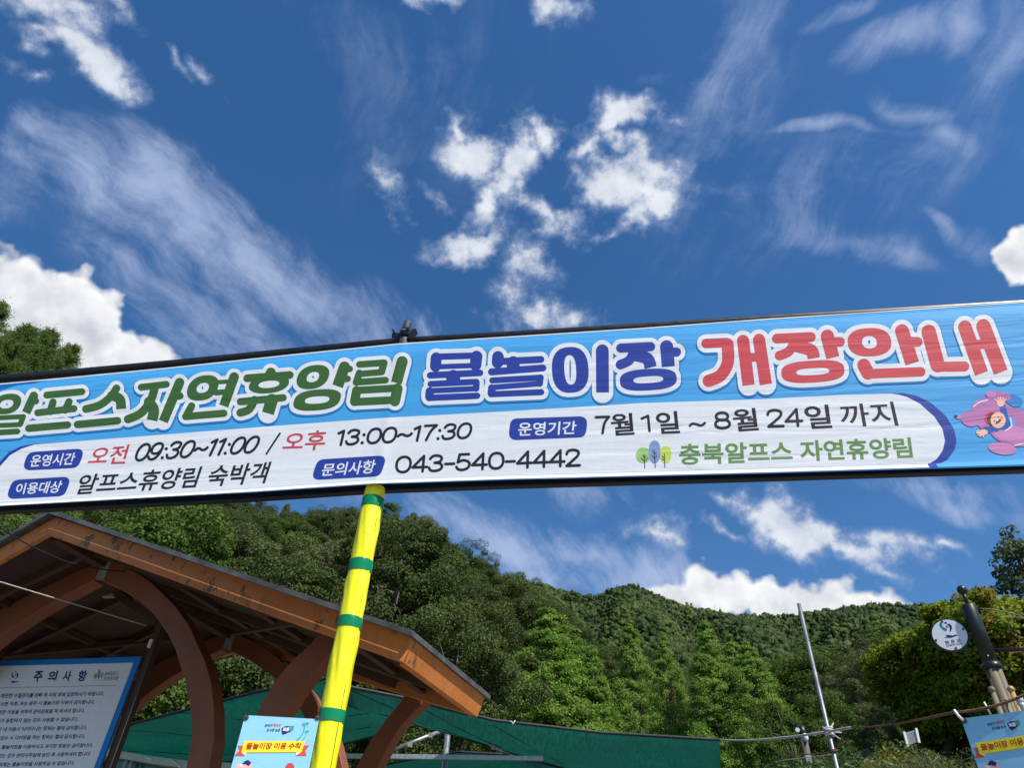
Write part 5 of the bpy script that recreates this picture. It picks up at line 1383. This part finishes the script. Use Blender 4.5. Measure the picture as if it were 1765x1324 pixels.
def mk_redwood(seed, h=14.0, r=3.5, ncl=640, per=170):
    g = np.random.default_rng(seed); C = []; N = []; limbs = []
    sect = g.uniform(0.82, 1.15, 9)
    for i in range(ncl):
        t = 1 - (g.uniform(0.0, 1.0) ** 0.62) * 0.985
        az = g.uniform(0, 6.28); rr = r * min(1.0, ((1 - t) ** 0.92) * 1.12) * sect[int(az / 6.29 * 9)] * (1 + 0.14 * math.sin(23 * t + 3 * az))
        rad = rr * g.uniform(0.74, 1.06) + 0.04
        c = np.array([math.cos(az) * rad, math.sin(az) * rad, t * h - 0.12 * rad])
        d = np.array([math.cos(az), math.sin(az), 0.0])
        s = g.uniform(0.34, 0.52) * (0.32 + 0.85 * min(1, rr / r + .12)); k = int(per * g.uniform(.6, 1.4))
        o = g.normal(size=(k, 3)) * 0.5
        al = o @ d; o = o + np.outer(al, d) * 0.7; o[:, 2] = o[:, 2] * 0.6 - 0.25 * np.abs(al)
        C.append(c + o * s); N.append(o * 0.6 + d * 0.5 + np.array([0, 0, 0.7]))
        if i % 30 == 0: limbs.append(tuple(c * np.array([.8, .8, 1])))
    C = np.concatenate(C); N = np.concatenate(N); N /= np.linalg.norm(N, axis=1, keepdims=True) + 1e-9
    V, F = leaves(g, C, N, 0.15, 0.06, 0.5)
    proto('redwood', np_mesh('crown', V, F, [L_META]), trunk_mesh('trunk', 0.20, (0, 0, h * 0.96), limbs, M_BARK))
for i in range(3): mk_redwood(40 + i)
def mk_larch(seed, h=14.0, r=2.3, ncl=620, per=150):
    g = np.random.default_rng(seed); C = []; N = []; limbs = []
    for i in range(ncl):
        t = 0.2 + 0.795 * g.uniform() ** 0.55; az = g.uniform(0, 6.28)
        ln = r * min(1.0, (1 - t) ** 0.75 * 1.15) * g.uniform(.75, 1.2) + 0.10
        u = g.uniform(0.15, 1.0) ** 0.7; d = np.array([math.cos(az), math.sin(az), 0.28]); d /= np.linalg.norm(d)
        c = np.array([0, 0, t * h]) + d * ln * u
        k = int(per * g.uniform(.6, 1.4)); s = 0.10 + 0.16 * ln / r
        o = g.normal(size=(k, 3)) * 0.42; al = o @ d; o = o + np.outer(al, d) * 1.5
        C.append(c + o * s); N.append(o + np.array([0, 0, .6]))
        if i % 12 == 0: limbs.append(tuple(np.array([0, 0, t * h]) + d * ln * .9))
    C = np.concatenate(C); N = np.concatenate(N); N /= np.linalg.norm(N, axis=1, keepdims=True) + 1e-9
    V, F = leaves(g, C, N, 0.10, 0.022, 0.3)
    proto('larch', np_mesh('crown', V, F, [L_LARCH]), trunk_mesh('trunk', 0.09, (0, 0, h * 0.98), limbs[:26], M_BARKD))
for i in range(2): mk_larch(50 + i)

PLANTED = []
def plant(kind, loc, scale, rot, name, label, group=None, var=None, cat='tree', sz=1.0):
    ps = PROTO[kind]; crown, trunk = ps[(len(PLANTED) if var is None else var) % len(ps)]
    r = bpy.data.objects.new(name, None); COL.objects.link(r); r.location = loc; r.rotation_euler = (0, 0, rot); r.scale = (scale, scale, scale * sz)
    tag(r, label, cat, group)
    for nm, me in (('crown', crown), ('trunk', trunk)):
        if me is None: continue
        o = bpy.data.objects.new(nm, me); COL.objects.link(o); o.parent = r
    PLANTED.append(r)
    return r
rng = np.random.default_rng(7)
# --- forest on the near hillside: every tree an object of its own
FOREST = {'oak': ('oak_tree', 'dark green oak in the dense forest climbing the hillside behind the pavilion', 'dark oaks of the hillside forest'),
          'broad': ('broadleaf_tree', 'fresh green broadleaf tree in the dense forest climbing the hillside', 'green broadleaf trees of the hillside forest'),
          'chestnut': ('chestnut_tree', 'chestnut with pale narrow leaves in the dense forest climbing the hillside', 'chestnuts of the hillside forest'),
          'larch': ('larch_tree', 'feathery larch standing among the broadleaf trees of the hillside', 'larches of the hillside forest')}
rows = [(27, 5.4), (32, 5.2), (38, 5.2), (45, 5.2), (53, 5.2), (62, 5.3), (72, 5.4), (83, 5.5), (95, 5.6), (106, 5.6)]
for ri, (d, sp) in enumerate(rows):
    step = math.degrees(sp / d); az = -50 + step * (ri % 2) * 0.5
    while az < 46:
        a = az + rng.uniform(-.3, .3) * step; dd = d + rng.uniform(-2, 2)
        az += step
        right = a > 5
        if right and dd < 40 : continue
        if a > 24 and dd < 52: continue
        e1 = interp(a, E1X, E1Y)
        zt = 1.6 + dd * math.tan(RAD(e1))
        zg = terrain(a, dd)
        hmax = (zt - zg)
        kind = rng.choice(['oak', 'broad', 'chestnut', 'larch'], p=[0.46, 0.18, 0.22, 0.14])
        if dd < 34: kind = rng.choice(['oak', 'broad'], p=[0.35, 0.65])
        if a > -1 and dd < 40: continue
        if a > 4: kind = 'oak' if rng.uniform() < .8 else 'larch'
        H = 12.4 if kind != 'larch' else 14.0
        h = min(hmax * rng.uniform(0.84, 1.03), rng.uniform(9.5, 13.5))
        if d > 80: h = max(6, min(hmax * rng.uniform(0.88, 1.05), 14))
        if h < 5: continue
        nm, lab, grp = FOREST[kind]
        plant(kind, polar(a, dd, -0.3), h / H, rng.uniform(0, 6.28), nm, lab, grp)
# --- bright conifers in front
def top_plant(kind, x, ytop, D, name, label, H, group=None, var=0, wide=1.0, rot=0.0):
    p = at_dist(x, ytop, D); az = math.degrees(math.atan2(p.x, p.y)); zg = terrain(az, D)
    h = p.z - zg; s = h / H
    r = plant(kind, Vector((p.x, p.y, zg - 0.1)), s * wide, rot, name, label, group, var)
    r.scale = (s * wide, s * wide, s)
    return r
MS = [(948, 1040, 32, 1.38, 'tall bright green dawn redwood, leftmost and broadest of the conifer row'), (992, 1078, 33, 1.0, 'dawn redwood pressed against the right flank of the leftmost big one'),
      (1020, 1110, 32, 0.95, 'shorter yellow green dawn redwood at the right foot of the broad leftmost group'), (1084, 1062, 40, 0.80, 'slim darker dawn redwood standing back between the two bright groups'),
      (1141, 1085, 35, 0.72, 'narrow dawn redwood with a thin tip, just right of the slim darker one'), (1214, 1068, 33, 1.0, 'tall dawn redwood with blunt tip leading the right hand group'),
      (1256, 1088, 35, 0.95, 'dawn redwood behind the shoulder of the tall blunt tipped one'), (1285, 1100, 32, 1.05, 'bright dawn redwood closing the row to the right, above the net corner'),
      (1312, 1150, 33, 0.9, 'low outermost dawn redwood at the right end of the row by the pipe pole')]
for i, (x, y, D, w, lab) in enumerate(MS): top_plant('redwood', x, y, D, 'dawn_redwood', lab, 14.0, 'row of dawn redwoods', i, w, i * 1.3)
# --- larches over the banner's left end
for i, (x, y, D, w, lab) in enumerate([(2, 520, 44, 1.0, 'tallest larch, cut by the left edge of the photo above the banner'), (27, 574, 46, .8, 'larch above the banner, second from the left edge'),
        (57, 562, 44, .85, 'pointed larch with open branches in the middle of the group above the banner'), (93, 570, 45, .85, 'larch above the banner right of the pointed open one'), (128, 596, 46, .9, 'lowest larch of the group above the banner, against the white cloud')]):
    top_plant('larch', x, y, D, 'larch_tree', lab, 14.0, 'larches above the banner', i, w * 1.1, i * 2.1)
# --- low broadleaf trees and shrubs on the right bank
def mk_bush(kind, seed, m, r, h, nclump, per, crad, L, Wd, squash=0.8, cut=-0.5, shell=(.75, 1)):
    g = np.random.default_rng(seed); V, F, P = clump_crown(g, (0, 0, h * .5), (r, r, h * .5), nclump, per, crad, L, Wd, squash, shell, cut=cut)
    proto(kind, np_mesh('crown', V, F, [m]), trunk_mesh('stem', 0.05, (0, 0, h * .6), [tuple(p) for p in P[::12]], M_BARKD))
mk_bush('round_bush', 60, L_SHRUB, 1.0, 2.0, 60, 200, 0.34, 0.07, 0.045)
mk_bush('hedge_bush', 61, L_SHRUB, 1.3, 1.6, 56, 230, 0.42, 0.09, 0.035)
mk_bush('golden_bush', 62, L_YEL, 0.9, 1.6, 44, 150, 0.36, 0.075, 0.042)
mk_bush('pale_bush', 63, L_CHEST, 1.0, 1.5, 34, 170, 0.42, 0.15, 0.026)
def bush(kind, x, ytop, D, H, name, label, w=1.0, hgt=None, group=None):
    p = at_dist(x, ytop, D); h = hgt or H
    s = h / H
    r = plant(kind, Vector((p.x, p.y, p.z - h * 1.28)), s, x * .1, name, label, group, 0, 'shrub'); r.scale = (s * w, s * w, s); return r
bush('round_bush', 1389, 1276, 19, 2.0, 'round_shrub', 'clipped round green shrub behind the small distant street lamp', 1.0, 1.6)
bush('round_bush', 1352, 1290, 19, 2.0, 'round_shrub', 'low bright shrub left of the small distant street lamp', 1.2, 1.5)
for i, (x, y, D, lab) in enumerate([(1420, 1296, 15.0, 'dark hedge shrub at the foot of the pipe pole'), (1452, 1284, 17, 'dark hedge shrub right of the pipe pole, upper row'), (1478, 1276, 19, 'hedge shrub higher up the bank below the lattice fence'),
        (1442, 1308, 14.2, 'lowest dark hedge shrub cut by the bottom edge right of the pipe pole'), (1475, 1312, 14.5, 'hedge shrub in front of the timber railing'), (1500, 1278, 22, 'far hedge shrub above the pale terrace')]):
    bush('hedge_bush', x, y, D, 1.6, 'hedge_shrub', lab, 1.0, 1.5, 'hedge shrubs on the right bank')
bush('golden_bush', 1541, 1282, 16, 1.6, 'golden_shrub', 'golden yellow shrub left of the maple, above the placard rope end', 0.9, 1.5)
bush('golden_bush', 1522, 1300, 15, 1.6, 'golden_shrub', 'smaller yellow green shrub left of and below the golden one', 0.9, 1.2)
for i, (x, y, lab) in enumerate([(1568, 1307, 'feathery pale shrub at the bottom edge under the maple'), (1602, 1300, 'feathery pale shrub at the bottom edge, nearer the right placard'), (1640, 1306, 'feathery pale shrub touching the left edge of the right placard'), (1530, 1316, 'feathery pale shrub at the bottom edge below the yellow one')]):
    bush('pale_bush', x, y, 12.0 + i * .3, 1.5, 'feathery_shrub', lab, 1.0, 1.0, 'pale shrubs along the bottom edge')
mk_broad('bank_tree', 70, [L_MID], h=7.0, r=2.2, L=0.12, Wd=0.068, nclump=64, per=330, crad=0.56)
mk_broad('willow', 71, [L_CHEST], h=8.0, r=2.3, L=0.20, Wd=0.034, nclump=60, per=360, crad=0.62)
for i, (kind, x, y, D, H, nm, lab, w) in enumerate([('bank_tree', 1352, 1215, 24, 7, 'small_tree', 'small fresh green tree just left of the pipe pole', 1.0), ('bank_tree', 1420, 1200, 25, 7, 'small_tree', 'small fresh green tree behind the pipe pole', 1.0),
        ('willow', 1455, 1110, 30, 8, 'willow_tree', 'grey green fine leaved tree between the pipe pole and the maple', 1.2), ('willow', 1500, 1100, 31, 8, 'willow_tree', 'grey green fine leaved tree touching the left side of the maple', 1.1),
        ('bank_tree', 1395, 1120, 36, 7, 'small_tree', 'round green tree behind the upper part of the pipe pole', 1.4), ('bank_tree', 1345, 1130, 38, 7, 'small_tree', 'round green tree right of the dawn redwood row', 1.3), ('bank_tree', 1530, 1090, 33, 7, 'small_tree', 'pale green tree rising over the left shoulder of the maple', 1.1),
        ('willow', 1500, 1215, 24, 8, 'willow_tree', 'low drooping tree left of the white lattice fence', .9), ('bank_tree', 1595, 1240, 30, 7, 'small_tree', 'small tree behind the white lattice fence on the lawn', 1.0), ('bank_tree', 1640, 1235, 31, 7, 'small_tree', 'small tree behind the grey panel on the lawn', 1.0)]):
    top_plant(kind, x, y, D, nm, lab, H, 'small trees on the right bank', 0, w, i * 1.1)
# --- Japanese maple on the right
def build_maple():
    g = np.random.default_rng(81)
    D = 22.0
    c = at_dist(1700, 1160, D); foot = at_dist(1614, 1292, D)
    base = Vector((foot.x, foot.y, foot.z - 0.4))
    t = thing('maple_tree', 'big spreading maple with yellow green leaves and first orange tints behind the street lamp', 'tree', base)
    off = np.array(c - base)
    V, F, P = clump_crown(g, off, (2.45, 2.6, 1.48), 480, 360, 0.38, 0.10, 0.072, 0.62, (0.55, 1.0), 0.6, -0.97, 0.9)
    me = np_mesh('crown', V, F, [L_MAPLE]); o = bpy.data.objects.new('crown', me); COL.objects.link(o); o.parent = t
    tm = trunk_mesh('trunk', 0.13, (off[0] * .5, off[1] * .5, off[2] * 0.8), [tuple(p) for p in P[::9]], M_BARKD, stems=2)
    o = bpy.data.objects.new('trunk', tm); COL.objects.link(o); o.parent = t
build_maple()
def build_sparse():
    g = np.random.default_rng(91); D = 23.0
    c = at_dist(1765, 985, D); base = Vector((c.x, c.y, terrain(math.degrees(math.atan2(c.x, c.y)), D)))
    t = thing('slender_tree', 'slender open crowned tree rising above the maple at the right edge', 'tree', base)
    off = np.array(c - base)
    V, F, P = clump_crown(g, off, (0.85, 0.85, 1.0), 60, 42, 0.26, 0.12, 0.075, 0.8, (0.3, 1.05), 0.4, -0.9)
    me = np_mesh('crown', V, F, [L_FINE]); o = bpy.data.objects.new('crown', me); COL.objects.link(o); o.parent = t
    tm = trunk_mesh('trunk', 0.10, (off[0], off[1], off[2] + .9), [tuple(p) for p in P[::3]], M_BARK); o = bpy.data.objects.new('trunk', tm); COL.objects.link(o); o.parent = t
build_sparse()
# --- undergrowth on the slopes (nobody could count it)
def build_undergrowth():
    g = np.random.default_rng(5); C = []
    for _ in range(60000):
        az = g.uniform(-50, 48); d = 20 + 90 * g.uniform() ** 1.5
        if az > 5 and d < 24: continue
        q = polar(az, d); C.append((q.x, q.y, q.z + g.uniform(-0.1, 1.3) * (1.0 if az < 10 else .35)))
    C = np.array(C); N = np.tile(np.array([0, -0.5, 0.8]), (len(C), 1)); near = np.hypot(C[:, 0], C[:, 1]) < 36
    V1, F1 = leaves(g, C[near], N[near], 0.24, 0.12, 0.4); V2, F2 = leaves(g, C[~near], N[~near], 0.55, 0.30, 0.4)
    V = np.concatenate([V1, V2]); F = np.concatenate([F1, F2 + len(V1)])
    o = bpy.data.objects.new('undergrowth', np_mesh('undergrowth', V, F, [L_DARK])); COL.objects.link(o); tag(o, kind='stuff')
build_undergrowth()
# --- far mountain forest, one mass
def build_far_forest():
    g = np.random.default_rng(6)
    bm = bmesh.new(); bmesh.ops.create_icosphere(bm, subdivisions=2, radius=1.0)
    bm.verts.ensure_lookup_table(); IV = np.array([v.co[:] for v in bm.verts]); IF = np.array([[v.index for v in f.verts] for f in bm.faces], np.int32); bm.free()
    Vs = []; Fs = []; n = 0; LC = []; LN = []
    for d in np.arange(200, 458, 2.6):
        stp = math.degrees(2.7 / d); a = -4 + g.uniform(0, stp)
        while a < 42:
            aa, dd = a + g.uniform(-.4, .4) * stp, d + g.uniform(-1.6, 1.6); a += stp
            q = np.array(polar(aa, dd)); con = g.uniform() < 0.05
            r = 0.75 + 1.5 * g.uniform() ** 2; jit = 1 + g.normal(0, 0.22, (len(IV), 1))
            if con: V = IV * jit * np.array([r * .55, r * .55, r * 1.5]); V[:, :2] *= np.clip(1.1 - 0.38 * IV[:, 2:3], .3, 1.5); V[:, 2] += g.uniform(3.4, 4.8)
            else: V = IV * jit * np.array([r, r, r * g.uniform(.75, 1.1)]); V[:, 2] += g.uniform(1.6, 4.4)
            Vs.append(V + q); Fs.append(IF + n); n += len(IV)
            dr = g.normal(size=(50, 3)); dr /= np.linalg.norm(dr, axis=1, keepdims=True); cc = V.mean(0)
            LC.append(q + cc + dr * (np.abs(V - cc).max(0) * g.uniform(.78, 1.08, (50, 1)))); LN.append(dr + np.array([0, 0, .3]))
    LV, LF = leaves(g, np.concatenate(LC), np.concatenate(LN), 0.55, 0.36, 0.5)
    F3 = np.concatenate([np.concatenate(Fs), LF[:, [0, 1, 2]] + n, LF[:, [0, 2, 3]] + n])
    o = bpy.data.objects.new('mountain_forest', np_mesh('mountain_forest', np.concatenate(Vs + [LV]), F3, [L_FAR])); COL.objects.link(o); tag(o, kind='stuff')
build_far_forest()
